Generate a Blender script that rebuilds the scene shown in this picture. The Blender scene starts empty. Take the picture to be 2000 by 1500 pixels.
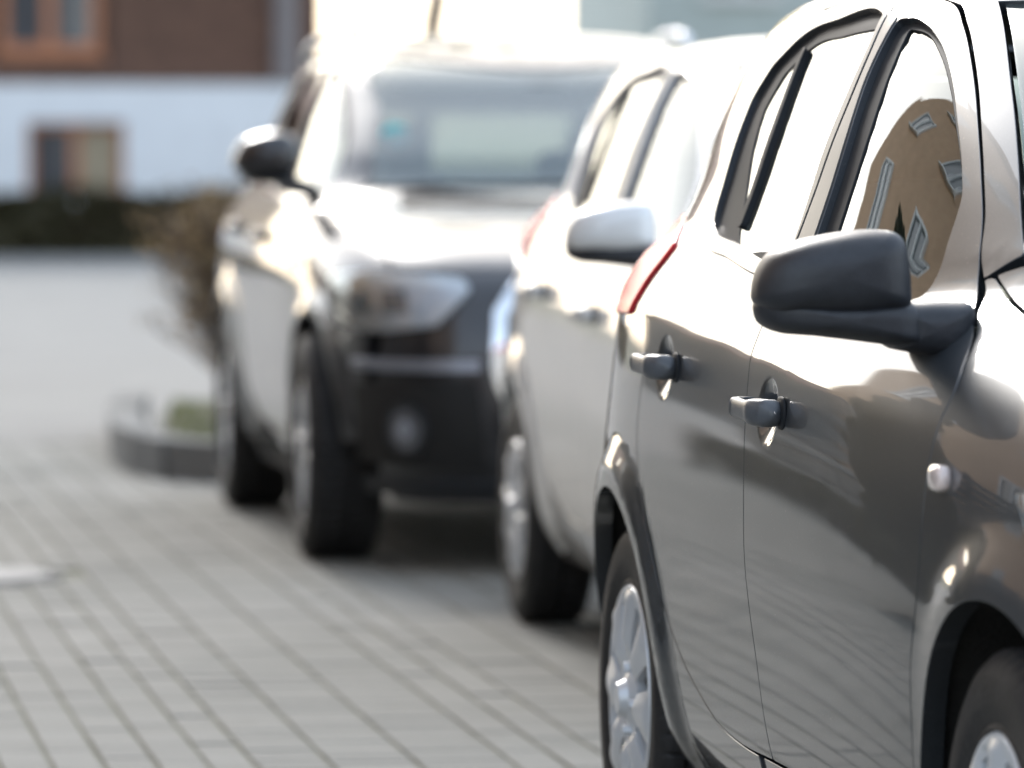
import bpy, bmesh, math, random
import numpy as np
from mathutils import Vector, Matrix
from mathutils.geometry import delaunay_2d_cdt
R = math.radians
rng = np.random.default_rng(7)
random.seed(7)
scene = bpy.context.scene
col = scene.collection

# ------------------------------------------------------------------ camera, sky, sun, exposure
CAM_H = 1.222
cam_d = bpy.data.cameras.new('camera')
cam = bpy.data.objects.new('camera', cam_d)
col.objects.link(cam)
cam_d.sensor_width = 36.0
cam_d.lens = 198.0
cam_d.clip_start = 0.1
cam_d.clip_end = 6000
cam.location = (0, 0, CAM_H)
YAW, PITCH = math.atan(1560 / 11000), math.atan(438 / 11000)
cam.rotation_euler = (math.pi / 2 - PITCH, 0, -YAW)
cam_d.dof.use_dof = True
cam_d.dof.focus_distance = 8.35
cam_d.dof.aperture_fstop = 4.0
scene.camera = cam

SUN_EL, SUN_AZ = R(27), R(-3)          # hazy sun behind the scene
world = bpy.data.worlds.new('World')
scene.world = world
world.use_nodes = True
wn = world.node_tree.nodes
wl = world.node_tree.links
sky = wn.new('ShaderNodeTexSky')
sky.sky_type = 'NISHITA'
sky.sun_disc = False
sky.sun_elevation = SUN_EL
sky.sun_rotation = SUN_AZ
sky.air_density = 1.0
sky.dust_density = 2.0
sky.ozone_density = 1.2
bg = wn['Background']
bg.inputs['Strength'].default_value = 0.13
# thin, bright cloud veil spread over the whole sky
wtc = wn.new('ShaderNodeTexCoord')
wno = wn.new('ShaderNodeTexNoise'); wno.inputs['Scale'].default_value = 2.2; wno.inputs['Detail'].default_value = 6
wl.new(wtc.outputs['Generated'], wno.inputs['Vector'])
wmr = wn.new('ShaderNodeMapRange'); wmr.inputs['From Min'].default_value = 0.3; wmr.inputs['From Max'].default_value = 0.7
wmr.inputs['To Min'].default_value = 0.46; wmr.inputs['To Max'].default_value = 0.70
wl.new(wno.outputs['Fac'], wmr.inputs['Value'])
wmx = wn.new('ShaderNodeMix'); wmx.data_type = 'RGBA'
wl.new(wmr.outputs['Result'], wmx.inputs['Factor'])
wl.new(sky.outputs['Color'], wmx.inputs[6])
# the veil is brightest round the hazy sun, as thin cloud is
SUN_DIR = (math.sin(SUN_AZ) * math.cos(SUN_EL), math.cos(SUN_AZ) * math.cos(SUN_EL), math.sin(SUN_EL))
wdot = wn.new('ShaderNodeVectorMath'); wdot.operation = 'DOT_PRODUCT'; wdot.inputs[1].default_value = SUN_DIR
wl.new(wtc.outputs['Generated'], wdot.inputs[0])
wmax = wn.new('ShaderNodeMath'); wmax.operation = 'MAXIMUM'; wmax.inputs[1].default_value = 0.0
wl.new(wdot.outputs['Value'], wmax.inputs[0])
wpow = wn.new('ShaderNodeMath'); wpow.operation = 'POWER'; wpow.inputs[1].default_value = 10.0
wl.new(wmax.outputs[0], wpow.inputs[0])
wve = wn.new('ShaderNodeMix'); wve.data_type = 'RGBA'
wl.new(wpow.outputs[0], wve.inputs['Factor'])
# a thin veil also grows brighter towards the horizon, where one looks through more of it
wsep = wn.new('ShaderNodeSeparateXYZ'); wl.new(wtc.outputs['Generated'], wsep.inputs[0])
wab = wn.new('ShaderNodeMath'); wab.operation = 'ABSOLUTE'; wl.new(wsep.outputs['Z'], wab.inputs[0])
wsub = wn.new('ShaderNodeMath'); wsub.operation = 'SUBTRACT'; wsub.inputs[0].default_value = 1.0; wl.new(wab.outputs[0], wsub.inputs[1])
wp2 = wn.new('ShaderNodeMath'); wp2.operation = 'POWER'; wp2.inputs[1].default_value = 4.0; wl.new(wsub.outputs[0], wp2.inputs[0])
wel = wn.new('ShaderNodeMix'); wel.data_type = 'RGBA'
wl.new(wp2.outputs[0], wel.inputs['Factor'])
wel.inputs[6].default_value = (4.5, 5.35, 6.5, 1)
wel.inputs[7].default_value = (14.0, 14.6, 15.0, 1)
wl.new(wel.outputs[2], wve.inputs[6])
wve.inputs[7].default_value = (8.6, 9.1, 9.6, 1)
wl.new(wve.outputs[2], wmx.inputs[7])
wl.new(wmx.outputs[2], bg.inputs['Color'])

sun_d = bpy.data.lights.new('sun', 'SUN')
sun_d.energy = 1.0
sun_d.angle = R(10)
sun_d.color = (1.0, 0.97, 0.93)
sun = bpy.data.objects.new('sun', sun_d)
col.objects.link(sun)
sv = Vector((math.sin(SUN_AZ) * math.cos(SUN_EL), math.cos(SUN_AZ) * math.cos(SUN_EL), math.sin(SUN_EL)))
sun.rotation_euler = sv.to_track_quat('Z', 'Y').to_euler()
sun.location = sv * 60

scene.view_settings.view_transform = 'Standard'
scene.view_settings.look = 'None'
scene.view_settings.gamma = 1
scene.view_settings.use_curve_mapping = False
scene.view_settings.exposure = 1.1
scene.cycles.max_bounces = 8
scene.cycles.transparent_max_bounces = 16
scene.cycles.use_denoising = True

# ------------------------------------------------------------------ helpers
def tag(o, label=None, cat=None, group=None, kind=None):
    if label: o['label'] = label
    if cat: o['category'] = cat
    if group: o['group'] = group
    if kind: o['kind'] = kind
    return o

def empty(name, loc=(0, 0, 0), rz=0):
    o = bpy.data.objects.new(name, None)
    o.empty_display_size = 0.2
    col.objects.link(o)
    o.location = loc
    o.rotation_euler = (0, 0, rz)
    return o

def link_mesh(name, me, mat=None, parent=None, loc=None):
    o = bpy.data.objects.new(name, me)
    col.objects.link(o)
    if mat is not None and not me.materials:
        me.materials.append(mat)
    if parent is not None: o.parent = parent
    if loc is not None: o.location = loc
    return o

def mesh_obj(name, V, F, mat=None, parent=None, smooth=True, normals=None, loc=None):
    me = bpy.data.meshes.new(name)
    me.from_pydata([tuple(map(float, v)) for v in V], [], [tuple(map(int, f)) for f in F])
    me.update()
    if smooth:
        me.polygons.foreach_set('use_smooth', [True] * len(me.polygons))
    if normals is not None:
        me.normals_split_custom_set_from_vertices([tuple(map(float, n)) for n in normals])
    return link_mesh(name, me, mat, parent, loc)

def bm_obj(name, bm, mat=None, parent=None, smooth=False, loc=None):
    me = bpy.data.meshes.new(name)
    bm.normal_update()
    bm.to_mesh(me)
    bm.free()
    if smooth:
        me.polygons.foreach_set('use_smooth', [True] * len(me.polygons))
    return link_mesh(name, me, mat, parent, loc)

def add_box(bm, c, s, rz=0.0, bev=0.0, M=None):
    m = Matrix.Translation(c) @ Matrix.Rotation(rz, 4, 'Z') @ Matrix.Diagonal((s[0], s[1], s[2], 1))
    if M is not None: m = M @ m
    r = bmesh.ops.create_cube(bm, size=1.0, matrix=m)
    if bev > 0:
        es = list({e for v in r['verts'] for e in v.link_edges})
        bmesh.ops.bevel(bm, geom=es, offset=bev, segments=2, affect='EDGES', profile=0.6)
    return r

def box(name, c, s, mat, parent=None, rz=0.0, bev=0.0):
    bm = bmesh.new()
    add_box(bm, c, s, rz, bev)
    return bm_obj(name, bm, mat, parent, smooth=False)

def sbox(name, c, s, mat, parent=None, e=3.5, n=20, tilt=0.0):
    """soft super-ellipsoid block, used for upholstery"""
    V, F = [], []
    m = n * 2
    for i in range(n + 1):
        a = -math.pi / 2 + math.pi * i / n
        for j in range(m):
            b = 2 * math.pi * j / m
            f = lambda v: math.copysign(abs(v) ** (2 / e), v)
            x, y, z = f(math.cos(a)) * f(math.cos(b)), f(math.cos(a)) * f(math.sin(b)), f(math.sin(a))
            x, y, z = x * s[0] / 2, y * s[1] / 2, z * s[2] / 2
            x, z = x * math.cos(tilt) + z * math.sin(tilt), -x * math.sin(tilt) + z * math.cos(tilt)
            V.append((c[0] + x, c[1] + y, c[2] + z))
    for i in range(n):
        for j in range(m):
            F.append((i * m + j, i * m + (j + 1) % m, (i + 1) * m + (j + 1) % m, (i + 1) * m + j))
    return mesh_obj(name, V, F, mat, parent)

def lathe(prof, n=64, closed=False):
    """prof: list of (radius, y). Axis = local Y. Returns V, F"""
    V, F = [], []
    k = len(prof)
    for j in range(n):
        a = 2 * math.pi * j / n
        for r, y in prof:
            V.append((r * math.cos(a), y, r * math.sin(a)))
    for j in range(n):
        j2 = (j + 1) % n
        for i in range(k - 1 if not closed else k):
            i2 = (i + 1) % k
            F.append((j * k + i, j * k + i2, j2 * k + i2, j2 * k + i))
    return V, F

def tube(bm, p0, p1, r0, r1, n=6):
    p0, p1 = Vector(p0), Vector(p1)
    d = (p1 - p0)
    if d.length < 1e-6: return
    q = d.to_track_quat('Z', 'Y')
    a = [bm.verts.new(p0 + q @ Vector((r0 * math.cos(2 * math.pi * i / n), r0 * math.sin(2 * math.pi * i / n), 0))) for i in range(n)]
    b = [bm.verts.new(p1 + q @ Vector((r1 * math.cos(2 * math.pi * i / n), r1 * math.sin(2 * math.pi * i / n), 0))) for i in range(n)]
    for i in range(n):
        bm.faces.new((a[i], a[(i + 1) % n], b[(i + 1) % n], b[i]))
    bm.faces.new(b)

# ------------------------------------------------------------------ materials
def new_mat(name):
    m = bpy.data.materials.new(name)
    m.use_nodes = True
    nt = m.node_tree
    b = nt.nodes['Principled BSDF']
    return m, nt, b

def tex_noise(nt, scale, detail=4, rough=0.55, coord='Object', dim='3D'):
    tc = nt.nodes.new('ShaderNodeTexCoord')
    n = nt.nodes.new('ShaderNodeTexNoise')
    n.inputs['Scale'].default_value = scale
    n.inputs['Detail'].default_value = detail
    n.inputs['Roughness'].default_value = rough
    nt.links.new(tc.outputs[coord], n.inputs['Vector'])
    return n

def ramp(nt, src, stops):
    r = nt.nodes.new('ShaderNodeValToRGB')
    el = r.color_ramp.elements
    while len(el) < len(stops): el.new(0.5)
    for e, (p, c) in zip(el, stops):
        e.position = p
        e.color = (*c, 1)
    nt.links.new(src, r.inputs['Fac'])
    return r

def simple(name, c, rough=0.6, metal=0.0, coat=0.0, var=0.12, scale=8.0, bump=0.0, spec=0.5, coat_rough=0.03):
    m, nt, b = new_mat(name)
    n = tex_noise(nt, scale)
    lo = tuple(max(0, v * (1 - var)) for v in c)
    hi = tuple(min(1, v * (1 + var)) for v in c)
    r = ramp(nt, n.outputs['Fac'], [(0.3, lo), (0.7, hi)])
    nt.links.new(r.outputs['Color'], b.inputs['Base Color'])
    b.inputs['Roughness'].default_value = rough
    b.inputs['Metallic'].default_value = metal
    b.inputs['Coat Weight'].default_value = coat
    b.inputs['Coat Roughness'].default_value = coat_rough
    b.inputs['Specular IOR Level'].default_value = spec
    if bump > 0:
        bp = nt.nodes.new('ShaderNodeBump')
        bp.inputs['Strength'].default_value = bump
        bp.inputs['Distance'].default_value = 0.01
        n2 = tex_noise(nt, scale * 6, 6)
        nt.links.new(n2.outputs['Fac'], bp.inputs['Height'])
        nt.links.new(bp.outputs['Normal'], b.inputs['Normal'])
    return m

def paint(name, c, metal=0.5, rough=0.38, flake=0.35, dust=0.03, ior=1.55):
    """car paint: coloured base with fine metallic flake, clear coat, a thin film of road dust"""
    m, nt, b = new_mat(name)
    n = tex_noise(nt, 900, 2)
    r = ramp(nt, n.outputs['Fac'], [(0.35, tuple(v * (1 - flake) for v in c)), (0.7, tuple(v * (1 + flake) for v in c))])
    d = tex_noise(nt, 3.0, 6, 0.7)
    dr = ramp(nt, d.outputs['Fac'], [(0.35, (0, 0, 0)), (0.75, (1, 1, 1))])
    mx = nt.nodes.new('ShaderNodeMix'); mx.data_type = 'RGBA'
    mul = nt.nodes.new('ShaderNodeMath'); mul.operation = 'MULTIPLY'; mul.inputs[1].default_value = dust
    nt.links.new(dr.outputs['Color'], mul.inputs[0])
    sp_ = tex_noise(nt, 240, 1)                      # a sprinkle of dried dust specks
    spr = ramp(nt, sp_.outputs['Fac'], [(0.73, (0, 0, 0)), (0.77, (.35, .35, .35))])
    mad = nt.nodes.new('ShaderNodeMath'); mad.operation = 'ADD'
    nt.links.new(mul.outputs[0], mad.inputs[0]); nt.links.new(spr.outputs['Color'], mad.inputs[1])
    nt.links.new(mad.outputs[0], mx.inputs['Factor'])
    nt.links.new(r.outputs['Color'], mx.inputs[6])
    mx.inputs[7].default_value = (0.30, 0.28, 0.25, 1)
    nt.links.new(mx.outputs[2], b.inputs['Base Color'])
    b.inputs['Metallic'].default_value = metal
    b.inputs['Roughness'].default_value = rough
    b.inputs['Coat Weight'].default_value = 1.0
    b.inputs['Coat IOR'].default_value = ior
    rr = nt.nodes.new('ShaderNodeMapRange')
    rr.inputs['To Min'].default_value = 0.012
    rr.inputs['To Max'].default_value = 0.05
    nt.links.new(d.outputs['Fac'], rr.inputs['Value'])
    nt.links.new(rr.outputs['Result'], b.inputs['Coat Roughness'])
    # faint orange peel in the lacquer
    o = tex_noise(nt, 160, 2)
    bp = nt.nodes.new('ShaderNodeBump'); bp.inputs['Strength'].default_value = 0.004; bp.inputs['Distance'].default_value = 0.002
    nt.links.new(o.outputs['Fac'], bp.inputs['Height'])
    nt.links.new(bp.outputs['Normal'], b.inputs['Coat Normal'])
    return m

def glass(name, tint=(0.62, 0.70, 0.66), ior=1.52, film=0.0):
    m, nt, b = new_mat(name)
    nt.nodes.remove(b)
    out = nt.nodes['Material Output']
    tr = nt.nodes.new('ShaderNodeBsdfTransparent'); tr.inputs['Color'].default_value = (*tint, 1)
    gl = nt.nodes.new('ShaderNodeBsdfGlossy'); gl.inputs['Roughness'].default_value = 0.0
    gl.inputs['Color'].default_value = (0.97, 1.0, 0.98, 1)
    fr = nt.nodes.new('ShaderNodeFresnel'); fr.inputs['IOR'].default_value = ior
    # two glass faces reflect: F2 = 2F/(1+F)
    a = nt.nodes.new('ShaderNodeMath'); a.operation = 'MULTIPLY'; a.inputs[1].default_value = 2
    c = nt.nodes.new('ShaderNodeMath'); c.operation = 'ADD'; c.inputs[1].default_value = 1
    d = nt.nodes.new('ShaderNodeMath'); d.operation = 'DIVIDE'
    nt.links.new(fr.outputs[0], a.inputs[0]); nt.links.new(fr.outputs[0], c.inputs[0])
    nt.links.new(a.outputs[0], d.inputs[0]); nt.links.new(c.outputs[0], d.inputs[1])
    mx = nt.nodes.new('ShaderNodeMixShader')
    nt.links.new(d.outputs[0], mx.inputs[0]); nt.links.new(tr.outputs[0], mx.inputs[1]); nt.links.new(gl.outputs[0], mx.inputs[2])
    last = mx
    if film > 0:   # diffuse film: dust, plus the sky's reflected teal haze painted in
        df = nt.nodes.new('ShaderNodeBsdfDiffuse'); df.inputs['Color'].default_value = (0.50, 0.61, 0.63, 1)
        m2 = nt.nodes.new('ShaderNodeMixShader')
        nz = tex_noise(nt, 4, 4)
        mr = nt.nodes.new('ShaderNodeMapRange'); mr.inputs['To Min'].default_value = film * 0.6; mr.inputs['To Max'].default_value = film * 1.4
        nt.links.new(nz.outputs['Fac'], mr.inputs['Value'])
        nt.links.new(mr.outputs['Result'], m2.inputs[0]); nt.links.new(mx.outputs[0], m2.inputs[1]); nt.links.new(df.outputs[0], m2.inputs[2])
        last = m2
    nt.links.new(last.outputs[0], out.inputs['Surface'])
    return m

M = {}
M['grey_paint'] = paint('grey_paint', (0.034, 0.039, 0.045), metal=0.15, rough=0.42, dust=.02)
M['white_paint'] = paint('white_paint', (0.83, 0.84, 0.83), metal=0.0, rough=0.5, flake=0.01, dust=0.06)
M['black_paint'] = paint('black_paint', (0.012, 0.012, 0.016), metal=0.0, rough=0.35, dust=0.05, ior=1.45)
M['glass'] = glass('side_glass', (0.70, 0.79, 0.74))
M['screen_glass'] = glass('screen_glass', (0.72, 0.80, 0.78), film=0.05)
M['privacy'] = glass('privacy_glass', (.13, .15, .14))
M['lens'] = glass('clear_lens', (0.93, 0.95, 0.97))
M['rubber'] = simple('rubber_seal', (0.020, 0.022, 0.025), 0.6, var=0.2, spec=.18)
M['gloss_black'] = simple('black_trim', (0.02, 0.02, 0.022), 0.22, coat=0.4, var=0.1)
M['pillar'] = simple('pillar_film', (0.05, 0.05, 0.05), 0.33, var=0.1, scale=40)
M['plastic'] = simple('grained_plastic', (0.024, 0.026, 0.031), 0.42, var=0.15, scale=60, bump=0.12)
M['satin'] = simple('satin_plastic', (0.095, 0.102, 0.112), 0.32, var=0.08, scale=60, bump=0.05)
M['black'] = simple('matt_black', (0.012, 0.012, 0.012), 0.8, var=0.3)
M['liner'] = simple('arch_liner', (0.016, 0.015, 0.014), 0.85, var=0.4, scale=20, bump=0.4)
M['tyre'] = simple('tyre_rubber', (0.019, 0.018, 0.018), 0.68, var=0.35, scale=14, bump=0.25)
M['alloy'] = simple('silver_wheel', (.70, .72, .74), 0.36, metal=0.3, coat=0.2, var=0.05)
M['chrome'] = simple('chrome', (0.82, 0.84, 0.86), 0.08, metal=1.0, var=0.03)
M['disc'] = simple('brake_disc', (0.22, 0.2, 0.18), 0.45, metal=0.9, var=0.25, scale=30)
M['cloth'] = simple('seat_cloth', (0.06, 0.065, 0.06), 0.9, var=0.25, scale=70, bump=0.2)
M['grey_cloth'] = simple('grey_seat_cloth', (0.16, 0.165, 0.16), 0.9, var=0.2, scale=70, bump=0.2)
M['headliner'] = simple('headliner', (0.42, 0.42, 0.40), 0.95, var=0.05)
M['red_lens'] = simple('red_lens', (0.80, 0.03, 0.045), 0.22, spec=.25, var=0.15, scale=30)
M['amber'] = simple('indicator_lens', (0.80, 0.66, 0.60), 0.12, coat=1.0, var=0.25, scale=60)
M['clear_lamp'] = simple('lamp_reflector', (0.75, 0.77, 0.8), 0.15, metal=0.9, var=0.15, scale=40)
M['satin_silver'] = simple('satin_silver_trim', (.34, .36, .41), .3, metal=.5, var=.06)
M['lamp_cell'] = simple('lamp_cell', (.34, .38, .44), .25, metal=.5, var=.2, scale=40)
M['lamp_white'] = simple('lamp_white', (.88, .90, .93), .3, var=.03)
M['lamp_body'] = simple('lamp_body', (.78, .81, .86), .35, var=.1, scale=30)
M['fog_body'] = simple('fog_reflector', (.16, .165, .18), .3, metal=.4, var=.2, scale=40)
M['suv_screen'] = glass('hazy_screen', (.62, .74, .73), film=.16)
M['sticker'] = simple('sticker_print', (0.10, 0.48, 0.50), 0.5, var=0.2)
M['mirror'] = simple('mirror_glass', (0.9, 0.9, 0.92), 0.02, metal=1.0, var=0.01)

# ------------------------------------------------------------------ car body surface
def pchip(pts):
    xs = np.array([p[0] for p in pts], float); ys = np.array([p[1] for p in pts], float)
    h = np.diff(xs); d = np.diff(ys) / h; m = np.zeros_like(xs)
    for i in range(1, len(xs) - 1):
        if d[i - 1] * d[i] > 0:
            w1 = 2 * h[i] + h[i - 1]; w2 = h[i] + 2 * h[i - 1]
            m[i] = (w1 + w2) / (w1 / d[i - 1] + w2 / d[i])
    m[0] = d[0]; m[-1] = d[-1]
    def f(x):
        x = np.clip(np.asarray(x, float), xs[0], xs[-1])
        i = np.clip(np.searchsorted(xs, x) - 1, 0, len(xs) - 2)
        t = (x - xs[i]) / h[i]
        return ((2*t**3 - 3*t**2 + 1) * ys[i] + (t**3 - 2*t**2 + t) * h[i] * m[i]
                + (-2*t**3 + 3*t**2) * ys[i + 1] + (t**3 - t**2) * h[i] * m[i + 1])
    return f

def ss(a, b, x):
    t = np.clip((x - a) / (b - a), 0, 1)
    return t * t * (3 - 2 * t)

class Surf:
    """Car skin: at every height z the plan outline is a rounded box (super-ellipse halves)."""
    def __init__(s, xm, Fz, Rz, Wz, pf, pr, shift=0.0, bump=None, ztop=1.54):
        s.xm = xm; s.F = pchip(Fz); s.R = pchip(Rz); s.W = pchip(Wz); s.pf = pchip(pf); s.pr = pchip(pr)
        s.sh = shift; s.bump = bump; s.ztop = ztop
        ph = np.linspace(0, math.pi / 2, 2001)
        s.tab = {}
        for key in ('f', 'r'):
            a = (s.F(0.6) - xm) if key == 'f' else (xm - s.R(0.6))
            p = s.pf(0.6) if key == 'f' else s.pr(0.6)
            N = (np.cos(ph) ** p + np.sin(ph) ** p) ** (1 / p)
            X = a * np.cos(ph) / N; Y = s.W(0.6) * np.sin(ph) / N
            L = np.concatenate([[0], np.cumsum(np.hypot(np.diff(X), np.diff(Y)))])
            s.tab[key] = (ph, L)
    def ze(s, x, z):
        return z + s.sh * (x - 1.2) * (1 - ss(0.97, 1.2, z))
    def y(s, x, z):
        x = np.asarray(x, float); z = np.asarray(z, float)
        W = s.W(s.ze(x, z)); f = x > s.xm
        a = np.where(f, s.F(z) - s.xm, s.xm - s.R(z)); p = np.where(f, s.pf(z), s.pr(z))
        r = np.clip(np.abs(x - s.xm) / a, 0, 1)
        k = np.power(np.maximum(1 - np.power(r, p), 0), 1 / p)
        y = W * k
        if s.bump is not None: y = y + s.bump(x, z) * ss(0, 0.6, k)
        return y
    def pt(s, chart, a, b):
        a = np.asarray(a, float); b = np.asarray(b, float)
        if chart == 'side':
            return np.stack([a, s.y(a, b), b], -1)
        if chart == 'top':                       # (x, w) -> z
            lo = np.full(a.shape, 0.45); hi = np.full(a.shape, s.ztop)
            w = np.abs(b)
            for _ in range(42):
                mid = (lo + hi) / 2
                ins = s.y(a, mid) > w
                # outside in length counts as above the skin
                ok = (a < s.F(mid)) & (a > s.R(mid)) & ins
                lo = np.where(ok, mid, lo); hi = np.where(ok, hi, mid)
            return np.stack([a, b, (lo + hi) / 2], -1)
        if chart in ('front', 'rear'):           # (w, z) -> x
            if chart == 'front':
                lo = np.full(a.shape, s.xm); hi = s.F(b) + 0 * a
            else:
                lo = np.full(a.shape, s.xm); hi = s.R(b) + 0 * a
            w = np.abs(a)
            for _ in range(42):
                mid = (lo + hi) / 2
                ok = s.y(mid, b) > w
                lo = np.where(ok, mid, lo); hi = np.where(ok, hi, mid)
            return np.stack([(lo + hi) / 2, a, b], -1)
        if chart in ('wf', 'wr'):                # (arc length round the nose / tail, z)
            key = 'f' if chart == 'wf' else 'r'
            ph, L = s.tab[key]
            ext = np.maximum(np.abs(a) - L[-1], 0)
            p_ = np.interp(np.abs(a), L, ph)
            c, sn = np.cos(p_), np.sin(p_)
            if key == 'f': A = s.F(b) - s.xm; p = s.pf(b)
            else: A = s.xm - s.R(b); p = s.pr(b)
            N = (c ** p + sn ** p) ** (1 / p)
            x = s.xm + (A if key == 'f' else -A) * c / N
            w = s.W(s.ze(x, b)) * sn / N
            if s.bump is not None: w = w + s.bump(x, b) * ss(0, 0.6, sn / N)
            x = x + (ext if key == 'r' else -ext)
            w = np.where(ext > 0, s.y(x, b), w)
            return np.stack([x, w * np.sign(a), b], -1)
    def v_of(s, key, x, w, z):
        ph, L = s.tab[key]
        if key == 'r' and x > s.xm: return float(L[-1] + x - s.xm)
        a = (s.F(z) - s.xm) if key == 'f' else (s.xm - s.R(z))
        p_ = math.atan2(w / float(s.W(s.ze(x, z))), abs(x - s.xm) / float(a))
        return float(np.interp(min(p_, math.pi / 2), ph, L))
    def v_side(s, key, x, z):
        return s.v_of(key, x, float(s.y(x, z)) - (float(s.bump(x, z)) if s.bump else 0), z)
    def nrm(s, chart, a, b, e=1.5e-3):
        du = s.pt(chart, a + e, b) - s.pt(chart, a - e, b)
        dv = s.pt(chart, a, b + e) - s.pt(chart, a, b - e)
        n = np.cross(du, dv)
        n /= np.maximum(np.linalg.norm(n, axis=-1, keepdims=True), 1e-12)
        P = s.pt(chart, a, b)
        # outward: away from the car's spine
        ref = np.stack([P[:, 0] - s.xm, P[:, 1] * 2.2, P[:, 2] - 0.55], -1)
        sg = np.sign((n * ref).sum(-1, keepdims=True)); sg[sg == 0] = 1
        return n * sg

def in_poly(P, poly):
    x, y = P[:, 0], P[:, 1]
    res = np.zeros(len(P), bool)
    q = np.roll(poly, -1, 0)
    for (x0, y0), (x1, y1) in zip(poly, q):
        c = ((y0 > y) != (y1 > y))
        if y1 != y0:
            res ^= c & (x < (x1 - x0) * (y - y0) / (y1 - y0) + x0)
    return res

def densify(poly, h):
    out = []
    n = len(poly)
    for i in range(n):
        a, b = poly[i], poly[(i + 1) % n]
        k = max(1, int(math.ceil(np.linalg.norm(b - a) / h)))
        for j in range(k): out.append(a + (b - a) * j / k)
    return np.array(out)

def spline(P, closed=True, h=0.02, corner=36):
    """smooth curve through the points, sharp turns kept"""
    P = np.array(P, float); n = len(P)
    d = np.roll(P, -1, 0) - P; L = np.maximum(np.linalg.norm(d, axis=1), 1e-9)
    T = []
    for i in range(n):
        a, b = d[i - 1] / L[i - 1], d[i] / L[i]
        ang = math.degrees(math.acos(max(-1, min(1, float(a @ b)))))
        if ang > corner or (not closed and i in (0, n - 1)): T.append((a, b))
        else:
            t = a * L[i] + b * L[i - 1]; t = t / max(np.linalg.norm(t), 1e-9); T.append((t, t))
    out = []
    for i in range(n if closed else n - 1):
        j = (i + 1) % n
        k = max(1, int(math.ceil(L[i] / h)))
        for q in range(k):
            t = q / k
            out.append((2*t**3-3*t*t+1) * P[i] + (t**3-2*t*t+t) * L[i] * T[i][1] + (-2*t**3+3*t*t) * P[j] + (t**3-t*t) * L[i] * T[j][0])
    if not closed: out.append(P[-1])
    return np.array(out)

def rounded(poly, seg=0.05, it=2):
    P = spline(poly, True, min(seg, .03))
    for _ in range(it):
        Q = np.roll(P, -1, 0)
        P = np.stack([0.75 * P + 0.25 * Q, 0.25 * P + 0.75 * Q], 1).reshape(-1, 2)
    return P

def area(P):
    Q = np.roll(P, -1, 0)
    return 0.5 * np.sum(P[:, 0] * Q[:, 1] - Q[:, 0] * P[:, 1])

def offset_poly(P, d):
    """positive d grows a CCW polygon"""
    if area(P) < 0: P = P[::-1]
    a = P - np.roll(P, 1, 0); b = np.roll(P, -1, 0) - P
    a /= np.maximum(np.linalg.norm(a, axis=1, keepdims=True), 1e-9); b /= np.maximum(np.linalg.norm(b, axis=1, keepdims=True), 1e-9)
    t = a + b; t /= np.maximum(np.linalg.norm(t, axis=1, keepdims=True), 1e-9)
    n = np.stack([t[:, 1], -t[:, 0]], 1)
    return P + n * d

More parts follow.
